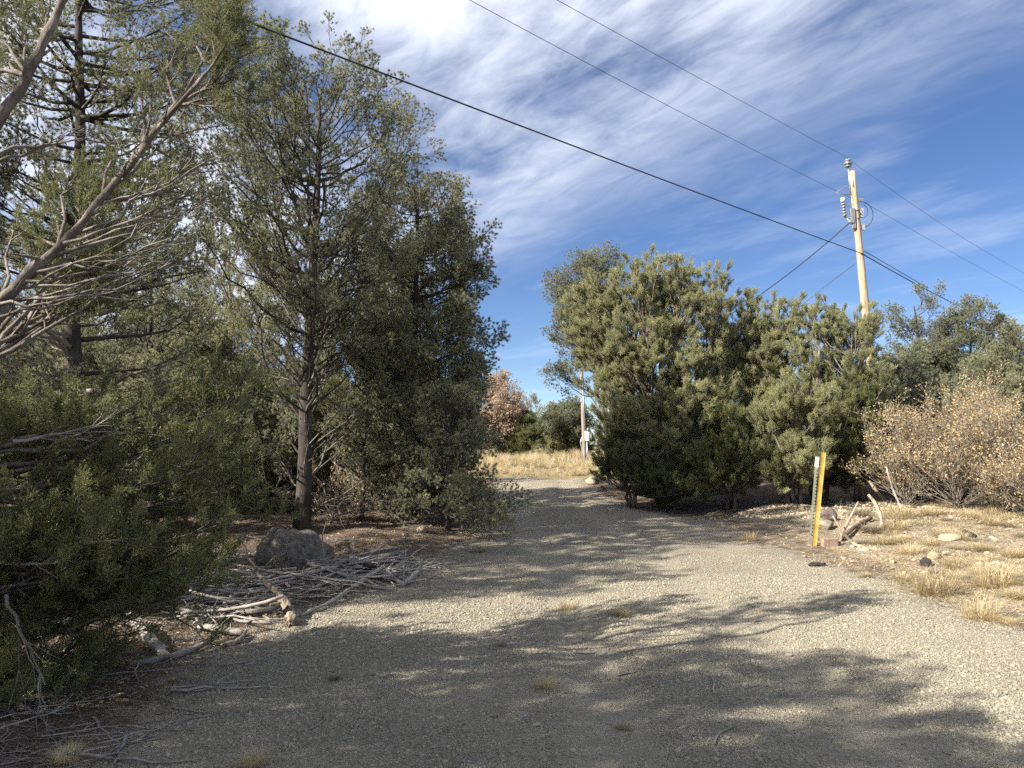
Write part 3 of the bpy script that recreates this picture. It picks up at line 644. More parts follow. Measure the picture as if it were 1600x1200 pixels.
def juniper(lab, px, Y, lobes, n, species='juniper', nst=5, spread=1.2, h=5.5, r=.10, **kw):
    bx = px_x(px, Y); bz = float(gz(bx, Y)); L = px_lobes(lobes, bx, Y, bz)
    return tree('juniper_tree', lab, bx, Y, h, many_stems(nst, spread, h, r), lobe_targets(n, L), species, asc=kw.pop('asc', 1.1), nsub=kw.pop('nsub', 7), nspray=7, sublen=kw.pop('sublen', (.2, .45)), up=kw.pop('up', .55), sscale=kw.pop('sscale', .85), bark='bark_j', zmin=.35, **kw)
juniper('big round yellow-green juniper standing right of the road', 1035, 19.5,
        [(1000, 500, 19.5, 105, 105), (1075, 480, 19.3, 80, 85), (950, 520, 19.8, 75, 110), (1095, 590, 19.0, 85, 130), (1010, 640, 18.8, 95, 110), (990, 690, 18.8, 52, 75), (1070, 715, 18.5, 75, 55), (1135, 560, 19.6, 45, 100), (905, 500, 20.0, 40, 75), (1040, 430, 19.4, 60, 40), (985, 600, 19.0, 62, 80), (1030, 560, 18.9, 60, 70), (1080, 640, 18.6, 70, 90), (1000, 720, 18.6, 60, 50)], 560, nst=6, spread=1.5, h=5.6, r=.11, dead=None)
tree('pinyon_pine', 'bluish pinyon leaning out of the big juniper toward the road, above the thin grey post', px_x(975, 21.5), 21.5, 6.0, [straight_stem(6, .1, (-.14, 0), 8, .05)],
     lobe_targets(70, px_lobes([(893, 480, 21.5, 38, 75), (885, 545, 21.5, 32, 60), (925, 450, 21.5, 45, 60)], px_x(975, 21.5), 21.5, float(gz(px_x(975, 21.5), 21.5)))), 'pinyon_blue', asc=.5, nsub=6, nspray=3, sublen=(.25, .6))
juniper('many-spired olive juniper standing in front of the tall utility pole', 1275, 19.2,
        [(1165, 500, 19.6, 26, 55), (1205, 520, 19.4, 36, 55), (1250, 510, 19.2, 32, 55), (1292, 505, 19.2, 32, 60), (1345, 515, 19.0, 40, 55), (1230, 590, 19.0, 70, 70), (1330, 600, 19.0, 65, 80), (1290, 680, 19.0, 90, 80), (1200, 640, 19.2, 55, 90), (1372, 540, 19.3, 20, 55), (1150, 570, 19.5, 38, 85), (1180, 560, 19.4, 40, 60), (1215, 700, 18.8, 50, 60), (1310, 720, 18.8, 50, 45)], 450, nst=6, spread=1.6, h=4.6, r=.09)
juniper('bright yellow-green young juniper in front of the many-spired one, beside the yellow post', 1236, 17.3, [(1235, 640, 17.3, 42, 65), (1262, 660, 17.1, 38, 85), (1200, 690, 17.4, 42, 70), (1240, 725, 17.0, 55, 45)], 130, nst=4, spread=.6, h=2.3, r=.05)
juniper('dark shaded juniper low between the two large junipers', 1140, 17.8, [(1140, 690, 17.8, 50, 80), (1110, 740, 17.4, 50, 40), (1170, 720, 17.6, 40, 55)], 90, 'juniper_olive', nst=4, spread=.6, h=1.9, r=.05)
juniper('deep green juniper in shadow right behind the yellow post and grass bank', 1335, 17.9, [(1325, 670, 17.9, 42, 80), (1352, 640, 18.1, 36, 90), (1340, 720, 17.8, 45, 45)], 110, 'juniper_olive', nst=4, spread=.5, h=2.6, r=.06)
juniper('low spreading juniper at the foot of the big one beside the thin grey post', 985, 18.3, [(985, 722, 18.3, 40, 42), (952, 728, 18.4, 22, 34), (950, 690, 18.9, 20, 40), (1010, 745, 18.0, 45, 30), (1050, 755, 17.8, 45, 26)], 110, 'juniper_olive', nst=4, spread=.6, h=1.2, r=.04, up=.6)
def right_pinyon(lab, px, Y, ptop, rad, n, sp='pinyon_blue', prof=None, **kw):
    hh = z_of(px, ptop, Y)
    return tree('pinyon_pine', lab, px_x(px, Y), Y, hh, [straight_stem(hh, .10, (rng.uniform(-.02, .02), 0), 9, .06)], prof_targets(n, hh, prof or [(.1, rad), (.4, rad * 1.05), (.7, rad * .8), (.88, rad * .5), (1, .2)]), sp, asc=.5, nsub=7, nspray=4, sublen=(.25, .55), up=.5, **kw)
right_pinyon('thin bluish pinyon with sky showing through, right of the utility pole', 1440, 22.5, 462, 1.5, 130)
rp = right_pinyon('full round-topped pinyon behind the brown oak brush', 1520, 22, 486, 1.6, 150)
right_pinyon('grey-green pinyon cut by the right edge of the picture', 1610, 22.5, 510, 1.6, 140)
right_pinyon('low pinyon filling the gap below the thin bluish one', 1415, 20.5, 575, 1.4, 100)
right_pinyon('squat pinyon seen above the oak brush next to the right edge', 1570, 19.0, 565, 1.5, 120, 'pinyon')

# --- oak brush with dry leaves
def oak(lab, px, py, Y, h, rad, n, sp='oak', **kw):
    x_ = px_x(px, Y); b = [(np.array([[rng.uniform(-.3, .3) * rad, rng.uniform(-.3, .3) * rad, -.05], [0, 0, .2]]) , np.array([.02, .012])) for _ in range(3)]
    return tree(kw.pop('name', 'oak_shrub'), lab, x_, Y, h, b, prof_targets(n, h, [(.15, rad * .85), (.5, rad), (.8, rad * .8), (1, rad * .35)], fill=(.2, 1.1)), sp, nsub=kw.pop('nsub', 9), nspray=kw.pop('nspray', 2), sublen=(.25, .6), up=.7, base_attach=True, bark=kw.pop('bark', 'dead_twig'), limb_r=.007, cat=kw.pop('cat', 'shrub'), bow=-.05, **kw)
oak('tan-leaved oak brush nearest the junipers, at the top of the rubble bank', 1415, 0, 16.4, 2.1, .85, 40, bare=.35)
oak('thick brown oak brush in the middle of the thicket on the bank', 1490, 0, 15.6, 2.1, .95, 46, bare=.35)
oak('twiggy grey oak brush with few leaves at the right edge of the bank', 1565, 0, 15.2, 2.1, 1.0, 46, bare=.45)
oak('low oak brush spilling down the bank, half cut by the right edge', 1620, 0, 14.2, 1.4, .8, 40, bare=.45)
oak('tall pale oak brush behind the others, reaching up to the pinyons', 1530, 0, 17.4, 2.8, 1.1, 44, bare=.4)
for (px, Yd, ptop, lab, sp, rad, n) in [(340, 15.2, 560, 'low dark pinyon filling the shade left of the tall pinyon trunk', 'pinyon', 1.2, 70), (545, 16.8, 585, 'low juniper in the shade right behind the tall pinyon trunk', 'juniper_olive', 1.3, 80), (250, 12.4, 610, 'bushy young pinyon showing just past the near juniper foliage', 'pinyon', 1.0, 60), (620, 17.5, 560, 'shaded pinyon bush between the sapling and the dense pinyon', 'pinyon', 1.2, 60), (425, 17.0, 600, 'olive juniper bush low behind the grey boulder and the pinyon trunk', 'juniper_olive', 1.2, 70)]:
    hh = z_of(px, ptop, Yd)
    tree('juniper_bush' if 'juniper' in sp else 'pinyon_bush', lab, px_x(px, Yd), Yd, hh, [straight_stem(hh, .05, (rng.uniform(-.04, .04), 0), 7, .05)], prof_targets(n, hh, [(.08, rad * .8), (.4, rad), (.75, rad * .8), (1, .3)]), sp, asc=.4, nsub=6, nspray=3, sublen=(.2, .5), up=.5, dead=prof_targets(10, hh, [(.05, rad * .8), (.5, rad)], fill=(.4, 1)), cat='bush')
oak('dry grey scrub in the litter between the tall pinyon and the sapling', 525, 0, 13.6, .7, .5, 22, bare=.7)
oak('leafless grey scrub under the dense pinyon', 620, 0, 14.2, .8, .6, 26, bare=.75)
# --- far end of the road
oak('round russet-leaved oak tree at the far end of the road', 783, 0, 41, z_of(775, 597, 41), 1.45, 95, 'oak_pink', name='oak_tree', cat='tree', nsub=9, nspray=3, sscale=1.3)
oak('lower russet oak beside the far oak tree, half behind the dense pinyon', 742, 0, 40, z_of(742, 655, 40), 1.3, 60, 'oak_pink', name='oak_tree', cat='tree', nspray=3, sscale=1.3)
far_j = juniper('small dark juniper at the far end of the road beside the russet oak', 822, 40, [(815, 690, 40, 24, 28), (832, 678, 40, 18, 24), (806, 705, 40, 20, 14)], 80, 'juniper_olive', nst=3, spread=.4, h=2.3, r=.06, sscale=1.3)
right_pinyon('pale open-crowned tree at the far end of the road, left of the thin grey post', 885, 44, 638, 1.0, 70, 'pinyon_blue', [(.35, .9), (.6, 1.2), (.85, 1.0), (1, .5)], sscale=1.4)
juniper('yellow-green far juniper between the dark one and the pale open tree', 856, 47, [(850, 690, 47, 24, 22), (868, 695, 46, 20, 20), (905, 695, 46, 22, 22)], 70, 'juniper', nst=3, spread=.5, h=2.0, r=.06, sscale=1.4)
# --- woodland closing the view behind: copies of the trees above
bgspots = [(-24, 33, 'j', 1.0), (-19, 38, 'p', 1.1), (-14, 34, 'j', .9), (-10, 40, 'p', 1.0), (-6.5, 35, 'j', .8), (-29, 44, 'p', 1.2), (-4.5, 46, 'j', .8), (6.0, 44, 'j', .75), (9, 36, 'p', .8), (12, 30, 'j', .8), (16, 33, 'p', .9), (20, 31, 'j', .9), (24, 36, 'p', .9), (28, 33, 'j', 1.0), (-17, 26, 'p', 1.0), (-12.5, 27, 'j', .95), (1.5, 58, 'j', .6), (-1.5, 60, 'p', .6), (4.5, 60, 'p', .6), (-8, 52, 'j', .8), (10, 52, 'p', .8)]
WHERE = ['left thicket', 'far road end', 'right thicket']
for i, (x_, y_, k_, s_) in enumerate(bgspots):
    o = copy_tree(left_jun if k_ == 'j' else rp); o.location = (x_, y_, float(gz(x_, y_))); o.rotation_euler = (0, 0, rng.uniform(0, 6.28)); o.scale = (s_, s_, s_ * rng.uniform(.85, 1.0))
    ar = WHERE[0] if x_ < -4 else (WHERE[1] if x_ < 7 else WHERE[2])
    o['label'] = f"background {'juniper' if k_ == 'j' else 'pinyon'} glimpsed through gaps of the {ar}"; o['group'] = f"background {'junipers' if k_ == 'j' else 'pinyons'} behind the {ar}"
# --- trees just outside the picture on the sun's side, whose shadows fall on the gravel
shadow_spots = [(-7.0, .2, main_pinyon, .9, 1.2), (-7.6, -4.5, main_pinyon, .9, 4.0), (-8.2, 6.4, main_pinyon, .95, 2.6), (-5.9, 1.5, main_pinyon, .8, 1.0), (-5.0, -2.4, main_pinyon, .9, 3.0), (-6.7, 3.2, left_jun, .72, 3.0)]
for x_, y_, src, s_, a_ in shadow_spots:
    o = copy_tree(src); o.location = (x_, y_, float(gz(x_, y_))); o.rotation_euler = (0, 0, a_); o.scale = (s_, s_, s_)
    o['label'] = 'tree outside the left edge whose dappled shadow crosses the gravel'; o['group'] = 'trees outside the picture casting the gravel shadows'

# ------------------------------------------------------------------ utility pole, wires, posts
Yp = 24.0
ptop = at(1331, 268, Yp); pb = at(1352, 480, Yp)
dirp = (ptop - pb) / (ptop[2] - pb[2]); px0 = pb[0] - dirp[0] * (pb[2] - float(gz(pb[0], Yp)))
pole_base = np.array([px0, Yp, float(gz(px0, Yp))])
pole = empty('utility_pole', tuple(pole_base)); tag(pole, 'tall weathered wooden utility pole leaning slightly above the junipers', 'utility pole')
Hp = ptop[2] - pole_base[2]; lean = dirp.copy()
def pp_(z): return lean * z
b = MB(); zs = np.linspace(-.3, Hp, 14); b.tube([pp_(z_) for z_ in zs], np.interp(zs, [0, Hp], [.150, .095]), 14); b.build('shaft', M['pole'], pole, True)
def zpx(py): return at(1335, py, Yp)[2] - pole_base[2]
def parts(name, mat, fns, parent, shade=True):
    for fn in fns: part(name, mat, fn, parent, shade)
def part(name, mat, fn, parent=pole, shade=True):
    b = MB(); fn(b); return b.build(name, mat, parent, shade)
k24 = Yp / FPX
# top pin insulator on a bracket
topz = Hp
def ins(b):
    c = pp_(Hp) + np.array([-.12, -.02, 0]); z0 = .12
    prof = [(.03, 0), (.10, .02), (.115, .05), (.07, .07), (.07, .09), (.125, .11), (.13, .15), (.075, .17), (.07, .2), (.10, .22), (.09, .27), (.03, .29)]
    b.tube([c + np.array([0, 0, z0 + h_]) for r_, h_ in prof], [r_ for r_, h_ in prof], 14)
pin_ins = part('insulator', M['porcelain'], ins)
parts('band', M['dark_porcelain'], [lambda b: b.tube([pp_(Hp) + np.array([-.12, -.02, .37]), pp_(Hp) + np.array([-.12, -.02, .42])], [.09, .05], 12), lambda b: b.tube([pp_(Hp) + np.array([-.12, -.02, .195]), pp_(Hp) + np.array([-.12, -.02, .225])], [.105, .105], 12)], pin_ins, True)
parts('pin_bracket', M['metal'], [lambda b: b.tube([pp_(Hp - .75) + [-.13, -.03, 0], pp_(Hp) + [-.12, -.02, .14]], [.016, .016], 6), lambda b: b.tube([pp_(Hp - .55) + [-.05, -.1, 0], pp_(Hp - .1) + [-.05, -.09, 0]], [.014, .014], 6)], pole, True)
parts('strut_bracket', M['porcelain'], [lambda b: b.tube([pp_(Hp - .42) + [-.1, -.02, 0], pp_(Hp - .72) + [-.62, -.05, 0]], [.013, .013], 6), lambda b: b.tube([pp_(Hp - .78) + [-.1, -.02, 0], pp_(Hp - .72) + [-.62, -.05, 0]], [.013, .013], 6)], pole, True)
zc = zpx(325)
def cutout(b):
    c = pp_(zc) + np.array([-.42, -.08, 0])
    for i in range(5): b.tube([c + [0.01 * i, 0, -.09 * i + .12], c + [0.01 * i, 0, -.09 * i + .06]], [.075, .045], 10)
    b.tube([c + [0, 0, .2], c + [.04, 0, -.35]], [.035, .035], 8)
cu = part('fuse_cutout', M['porcelain'], cutout)
part('cap', M['white'], lambda b: b.tube([pp_(zc) + [-.43, -.08, .17], pp_(zc) + [-.43, -.08, .30]], [.07, .06], 10), cu)
parts('cutout_arm', M['metal'], [lambda b: b.tube([pp_(zc - .33) + [-.4, -.08, 0], pp_(zc - .36) + [-.1, -.05, 0]], [.022, .022], 6), lambda b: b.tube([pp_(zc - .33) + [-.35, -.08, 0], pp_(zc - .75) + [-.1, -.05, 0]], [.012, .012], 6), lambda b: b.tube([pp_(zc + .1) + [-.36, -.08, 0], pp_(zc + .12) + [-.1, -.05, 0]], [.012, .012], 6)], pole, True)
parts('connector_block', M['porcelain'], [lambda b: b.box(pp_(zpx(337)) + [-.15, -.06, 0], (.12, .14, .42)), lambda b: b.box(pp_(zpx(352)) + [-.14, -.06, 0], (.10, .12, .26)), lambda b: b.box(pp_(zpx(347)) + [-.2, -.1, 0], (.12, .08, .12)), lambda b: b.box(pp_(zpx(313)) + [.17, -.03, 0], (.16, .08, .1))], pole, False)
parts('clamp_plate', M['metal'], [lambda b: b.box(pp_(zpx(355)) + [.17, -.02, 0], (.08, .1, .2)), lambda b: b.box(pp_(zpx(333)) + [.17, -.02, 0], (.1, .1, .3))], pole, False)
parts('jumper_loop', M['wire'], [lambda b: b.tube([pp_(zpx(336)) + [.16 + .36 * math.sin(a) , -.04, .42 * -math.cos(a)] for a in np.linspace(.15, 2.9, 16)], [.011] * 16, 5), lambda b: b.tube([pp_(zpx(331)) + [.16 + .2 * math.sin(a), -.06, .22 * -math.cos(a)] for a in np.linspace(.2, 2.9, 12)], [.009] * 12, 5)], pole, True)
parts('bolt', M['dark_porcelain'], [lambda b, y_=y_: b.tube([pp_(zpx(y_)) + [0, -.17, 0], pp_(zpx(y_)) + [0, -.1, 0]], [.025, .025], 6) for y_ in (330, 343, 398)], pole)
def wire(name, label, pts, r, mat, sag_n=24, sides=5, cat='cable'):
    """smooth curve through the given points"""
    p = np.asarray(pts, float); s = np.concatenate([[0], np.cumsum(np.linalg.norm(np.diff(p, axis=0), axis=1))]); n = len(p)
    t = np.linspace(0, s[-1], sag_n * (n - 1) + 1); o = np.zeros((len(t), 3))
    for k in range(3): o[:, k] = np.polyval(np.polyfit(s, p[:, k], min(2, n - 1)), t)
    b = MB(); b.tube(o, [r] * len(o), sides); return tag(b.build(name, mat, None, True), label, cat)
def on45(px, py):
    """the spot seen at (px, py) on the vertical plane of the lines, which runs diagonally overhead through the pole"""
    r = ray(px, py); k = (pole_x - Yp) / (r[0] / r[1] - 1) if abs(r[0] / r[1] - 1) > 1e-6 else Yp
    return at(px, py, k)
pole_x = pole_base[0] + lean[0] * (Hp * .9)
wire('overhead_conductor', 'topmost thin power line running through the insulator on the pole top', [on45(700, -95), on45(870, 0), on45(1100, 126), pole_base + pp_(Hp) + [-.12, -.02, .45]], .006, M['wire_grey'])
wire('overhead_conductor', 'topmost thin power line continuing from the pole top down to the right edge', [pole_base + pp_(Hp) + [-.12, -.02, .45], on45(1460, 345), on45(1600, 424), on45(1640, 446)], .006, M['wire_grey'])
wire('overhead_conductor', 'second thin power line, below the topmost one, left of the pole', [on45(560, -95), on45(733, 0), on45(1000, 142), pole_base + pp_(zpx(314)) + [-.1, -.16, 0]], .006, M['wire_grey'])
wire('overhead_conductor', 'second thin power line leaving the pole toward the right edge', [pole_base + pp_(zpx(314)) + [.14, -.1, 0], on45(1450, 374), on45(1600, 455), on45(1640, 477)], .006, M['wire_grey'])
wire('telephone_cable', 'thick black cable crossing the whole sky diagonally from the top left to the pole', [on45(120, -72), on45(290, -3), on45(620, 128), on45(1000, 265), pole_base + pp_(zpx(399)) + [0, -.17, 0]], .0145, M['wire'])
wire('telephone_cable', 'thick black cable descending from the pole into the pinyon tops on the right', [pole_base + pp_(zpx(399)) + [0, -.17, 0], on45(1430, 443), on45(1510, 484), on45(1580, 515)], .017, M['wire'])
wire('telephone_cable', 'short thin cable running beside the thick one just right of the pole', [pole_base + pp_(zpx(393)) + [.12, -.05, 0], on45(1400, 421), on45(1450, 450)], .012, M['wire'])
fp_base = gpt(914, 727); fpY = fp_base[1]
fp_top = at(908, 560, fpY)
wire('service_cable', 'twisted service cable slanting down left from the pole into the juniper tops', [pole_base + pp_(zpx(347)) + [-.22, -.12, 0], at(1262, 404, Yp + .5), at(1200, 452, Yp + 1.2), fp_top], .017, M['wire'])
wire('guy_wire', 'thin guy wire slanting down left from the lower pole behind the junipers', [pole_base + pp_(zpx(410)) + [-.1, .1, 0], at(1290, 447, Yp + 1.5), at(1200, 522, Yp + 4)], .010, M['wire_grey'])

# thin grey meter post by the road
fp = empty('meter_post', tuple(fp_base)); tag(fp, 'thin grey wooden post with white meter box at the far road edge', 'post')
d_ = fp_top - fp_base
part('shaft', M['grey_pole'], lambda b: b.tube([d_ * t for t in np.linspace(-.03, 1, 8)], np.linspace(.10, .075, 8), 10), fp)
part('meter_box', M['white'], lambda b: b.box(at(917, 681, fpY - .1) - fp_base, (.17, .1, .44)), fp, False)
part('meter', M['porcelain'], lambda b: b.tube([at(919, 671, fpY - .16) - fp_base, at(919, 671, fpY - .26) - fp_base], [.08, .07], 12), fp)
parts('conduit', M['metal'], [lambda b: b.tube([at(917, 690, fpY - .1) - fp_base, at(918, 728, fpY - .1) - fp_base], [.03, .03], 7), lambda b: b.tube([at(914, 668, fpY - .1) - fp_base, at(910, 600, fpY - .09) - fp_base], [.022, .022], 7)], fp, True)
part('loose_cable', M['metal'], lambda b: b.tube([at(909, 683, fpY) - fp_base, at(907, 692, fpY) - fp_base, at(909, 700, fpY) - fp_base, at(909, 727, fpY) - fp_base], [.02] * 4, 6), fp)

# yellow marker and steel post
mk = gpt(1272, 853); mtop = at(1287, 707, mk[1] + .05)
marker = empty('marker_post', tuple(mk)); tag(marker, 'flat yellow plastic marker post leaning right at the edge of the gravel', 'post')
def blade(b):
    d = mtop - mk; e = unit(d); side = unit(np.cross(e, [0.35, 1, 0])); nrm = np.cross(e, side); w_, t_ = .034, .010
    v, f = [], []
    prof = [(-w_, t_), (-w_ * .5, -t_ * .3), (w_ * .5, -t_ * .3), (w_, t_), (w_, t_ + .008), (w_ * .45, t_ * .9), (-w_ * .45, t_ * .9), (-w_, t_ + .008)]
    for t in np.linspace(-.08, 1, 9):
        for a_, c_ in prof: v.append(d * t + side * a_ + nrm * c_ + (nrm * .012 * math.sin(t * 3)))
    for i in range(8):
        for k in range(8): f.append((i * 8 + k, i * 8 + (k + 1) % 8, i * 8 + 8 + (k + 1) % 8, i * 8 + 8 + k))
    f.append(tuple(range(64, 72))); b.add(v, f)
part('blade', M['yellow'], blade, marker, False)
tk = gpt(1266, 852); ttop = at(1277, 714, tk[1])
tp = empty('steel_fence_post', tuple(tk)); tag(tp, 'faded green steel post with white tip beside the yellow marker', 'post')
def tsec(b, t0, t1, grow=1.0):
    d = ttop - tk; e = unit(d); side = unit(np.cross(e, [0.3, 1, 0])); nrm = np.cross(e, side); w_ = .024 * grow; k = .004 * grow
    prof = [(-w_, -k), (w_, -k), (w_, k), (k, k), (k, .036 * grow), (-k, .036 * grow), (-k, k), (-w_, k)]
    v = [d * t + side * a_ + nrm * -c_ for t in (t0, t1) for a_, c_ in prof]; f = [(i, (i + 1) % 8, 8 + (i + 1) % 8, 8 + i) for i in range(8)] + [tuple(range(8, 16))]
    b.add(v, f)
part('shaft', M['post_green'], lambda b: tsec(b, -.1, .89), tp, False)
part('white_tip', M['white'], lambda b: tsec(b, .885, 1.0, 1.12), tp, False)
def studs(b):
    d = ttop - tk
    for t in np.linspace(.12, .85, 20): b.box(d * t + np.array([0, -.012, 0]), (.012, .012, .018))
part('stud', M['post_green'], studs, tp, False)['kind'] = 'stuff'
m2 = gpt(692, 760); m2x = px_x(692, 19.5); m2 = np.array([m2x, 19.5, float(gz(m2x, 19.5))])
mm = tag(empty('marker_post', tuple(m2)), 'small yellow marker post half hidden in the dense pinyon foliage', 'post')
part('blade', M['yellow'], lambda b: (b.box((0, 0, .65), (.09, .02, 1.3)), b.box((-.045, .012, .65), (.012, .03, 1.3)), b.box((.045, .012, .65), (.012, .03, 1.3))), mm, False)

# ------------------------------------------------------------------ rocks
import bmesh
def rock_mesh(name, mat, sub=2, amp=.3, sq=(1, .8, .6), seed=0, flat=True, cuts=5):
    bm = bmesh.new(); bmesh.ops.create_icosphere(bm, subdivisions=sub, radius=1.0); r_ = np.random.default_rng(seed)
    pl = [(unit(r_.normal(size=3)), r_.uniform(.55, .85)) for _ in range(cuts)]
    for v in bm.verts:
        c = np.array(v.co)
        for n_, d_ in pl:
            k = c @ n_ - d_
            if k > 0: c = c - n_ * k * .92
        nz = mnoise.noise(Vector(c * 1.7 + seed * 7.3)) * amp + mnoise.noise(Vector(c * 4.5 + seed * 3.1)) * amp * .3
        v.co = Vector(c * (1 + nz) * np.array(sq))
    me_ = bpy.data.meshes.new(name); bm.to_mesh(me_); bm.free(); me_.materials.append(mat)
    me_.polygons.foreach_set('use_smooth', [not flat] * len(me_.polygons)); return me_
def rock(name, label, px, py, wpx, mat, sq, sub=4, seed=1, amp=.22, rot=0., sink=.3, cuts=7, group=None):
    p = gpt(px, py); s = wpx / FPX * p[1] / 2
    o = mesh_obj(name, rock_mesh(name, mat, sub, amp, sq, seed, False, cuts)); o.location = (p[0], p[1] + s * .5, p[2] + s * sq[2] * (1 - sink) * .8); o.scale = (s, s, s); o.rotation_euler = (0, 0, rot)
    return tag(o, label, 'rock', group)
rock('boulder', 'large grey lichened boulder behind the brush pile, below the tall pinyon', 452, 905, 122, M['boulder'], (1, .8, .85), 5, 3, .26, .3, .25, 11)
rock('rock', 'dark rock half buried in sticks right of the grey boulder', 560, 905, 62, M['dark_stone'], (1, .8, .6), 4, 5, .2, 1.0)
rock('rock', 'small grey rock in the brush pile beside the dark rock', 528, 905, 40, M['boulder'], (1, .8, .7), 4, 8, .2, 2.0)
rock('rock', 'brown rounded rock sitting on the tan one behind the yellow post', 1299, 816, 28, M['boulder_red'], (1, .8, .75), 4, 11, .15, .5, -.3)
rock('rock', 'tan flat-topped rock right behind the yellow post', 1291, 828, 40, M['boulder_tan'], (1, .8, .5), 4, 12, .12, .2)
rock('rock', 'black rock sticking out of the rubble bank near the oak brush', 1517, 843, 24, M['dark_stone'], (1, .9, .8), 4, 14, .2, .4)
rock('rock', 'flat pale slab against the black rock on the bank', 1492, 845, 40, M['stone'], (1, .6, .35), 4, 15, .15, .1)
rock('rock', 'pale angular rock in the grass at the foot of the bank', 1462, 877, 26, M['stone'], (1, .8, .6), 3, 16, .15, .7)
rock('rock', 'dark rock leaning behind the pale angular one at the bank foot', 1449, 872, 22, M['dark_stone'], (1, .8, .8), 3, 17, .2, 1.3)
rock('rock', 'grey rock under the low branches by the thin grey post', 930, 757, 34, M['boulder_tan'], (1, .8, .5), 4, 18, .15, 1.3)
rock('rock', 'dark pocked clinker lying alone on the sunlit gravel', 1280, 886, 26, M['dark_stone'], (1, .45, .3), 4, 19, .35, .1, .0)
rock('rock', 'pale round stone at the right end of the brush pile', 660, 835, 22, M['stone'], (1, .8, .6), 3, 20, .15, .1)
bk = gpt(1296, 853); b = MB(); b.box((0, 0, .05), (.23, .11, .13), Matrix.Rotation(.08, 3, 'Z')); o = b.build('brick', M['brick'], None, False, tuple(bk)); bv = o.modifiers.new('bevel', 'BEVEL'); bv.width = .008; bv.segments = 2
tag(o, 'pinkish block lying on the gravel right of the yellow post', 'brick')
RM = [rock_mesh('rubble', M['stone'], 2, .2, (1, rng.uniform(.6, .9), rng.uniform(.35, .6)), 40 + i, True, 6) for i in range(6)]
n_r = 0
while n_r < 130:
    px, py = rng.uniform(1290, 1600), rng.uniform(782, 880)
    if py > 800 + (1600 - px) * .0 + 55 + 25 * rng.uniform(): continue
    if px < 1330 and py < 800: continue
    p = gpt(px, py)
    if p[1] > 17: continue
    s = rng.uniform(.022, .055) * (1.5 if rng.uniform() < .1 else 1)
    o = mesh_obj('rubble_stone', RM[n_r % 6], None, (p[0], p[1], p[2] - s * .02)); o.scale = (s, s, s); o.rotation_euler = (rng.uniform(-.3, .3), rng.uniform(-.3, .3), rng.uniform(0, 6.28))
    tag(o, 'pale limestone rubble stone lying on the bank below the oak brush', 'stone', 'rubble stones on the bank'); n_r += 1
GS = [rock_mesh('gravel_stone', M['gravel'], 1, .2, (1, rng.uniform(.65, .95), rng.uniform(.4, .7)), 60 + i, True, 4) for i in range(7)]
n_r = 0
while n_r < 110:
    px, py = rng.uniform(150, 1600), 900 + 300 * rng.uniform() ** .8; p = gpt(px, py)
    if road_sd(p[0], p[1]) < .1: continue
    s = rng.uniform(.014, .03) * (p[1] / 5) ** .5
    o = mesh_obj('loose_stone', RM[n_r % 6] if rng.uniform() < .3 else GS[n_r % 7], None, (p[0], p[1], p[2] + s * .15)); o.scale = (s, s, s); o.rotation_euler = (rng.uniform(-.3, .3), rng.uniform(-.3, .3), rng.uniform(0, 6.28))
    tag(o, 'larger loose stone lying in the gravel of the road', 'stone', 'larger loose stones in the gravel'); n_r += 1

# gravel: nobody could count it
def scatter_area(n, y0, y1, test, pw=1.0):
    yy = y0 + (y1 - y0) * rng.uniform(size=n * 3) ** pw; xx = (rng.uniform(size=n * 3) * 2 - 1) * (0.72 * yy + .4)
    k = test(xx, yy); return xx[k][:n], yy[k][:n]
gx, gy = scatter_area(170000, 3.5, 11.5, lambda x, y: (road_sd(x, y) + fnoise(x, y, 6, 20) * .2 > -.1 + .4 * rng.normal(size=len(x))) & (rng.uniform(size=len(x)) < (.25 + .75 * smooth(-.5, .5, fnoise(x * .8, y * 1.6, 2, 14))) * (1 - .6 * track(x, y))), 1.25)
n = len(gx); s = rng.lognormal(math.log(.0056), .45, n); s = np.clip(s, .003, .020) * (1 + .25 * smooth(5, 10, gy))
dirs = rng.normal(size=(n, 3)) * .35 + [0, 0, 1]
scatter('gravel', 'gravel', GS, [M['gravel']], np.stack([gx, gy, gz(gx, gy) + s * .1], 1), dirs, s)
RS = [rock_mesh('rubble_chip', M['stone'], 1, .2, (1, rng.uniform(.6, .95), rng.uniform(.35, .6)), 80 + i, True, 4) for i in range(5)]
yy = rng.uniform(7.5, 17, 26000); xx = rng.uniform(3.2, 11, 26000); k = (road_sd(xx, yy) < .1) & (rng.uniform(size=26000) < smooth(3.4, 5.2, xx) * (.12 + .88 * smooth(10.5, 12.5, yy)) * smooth(-.35, .25, fnoise(xx, yy, 4, 16))); xx, yy = xx[k], yy[k]
s = np.clip(rng.lognormal(math.log(.020), .5, len(xx)), .008, .06)
scatter('rubble', 'rubble', RS, [M['stone']], np.stack([xx, yy, gz(xx, yy) + s * .1], 1), rng.normal(size=(len(xx), 3)) * .4 + [0, 0, 1], s)

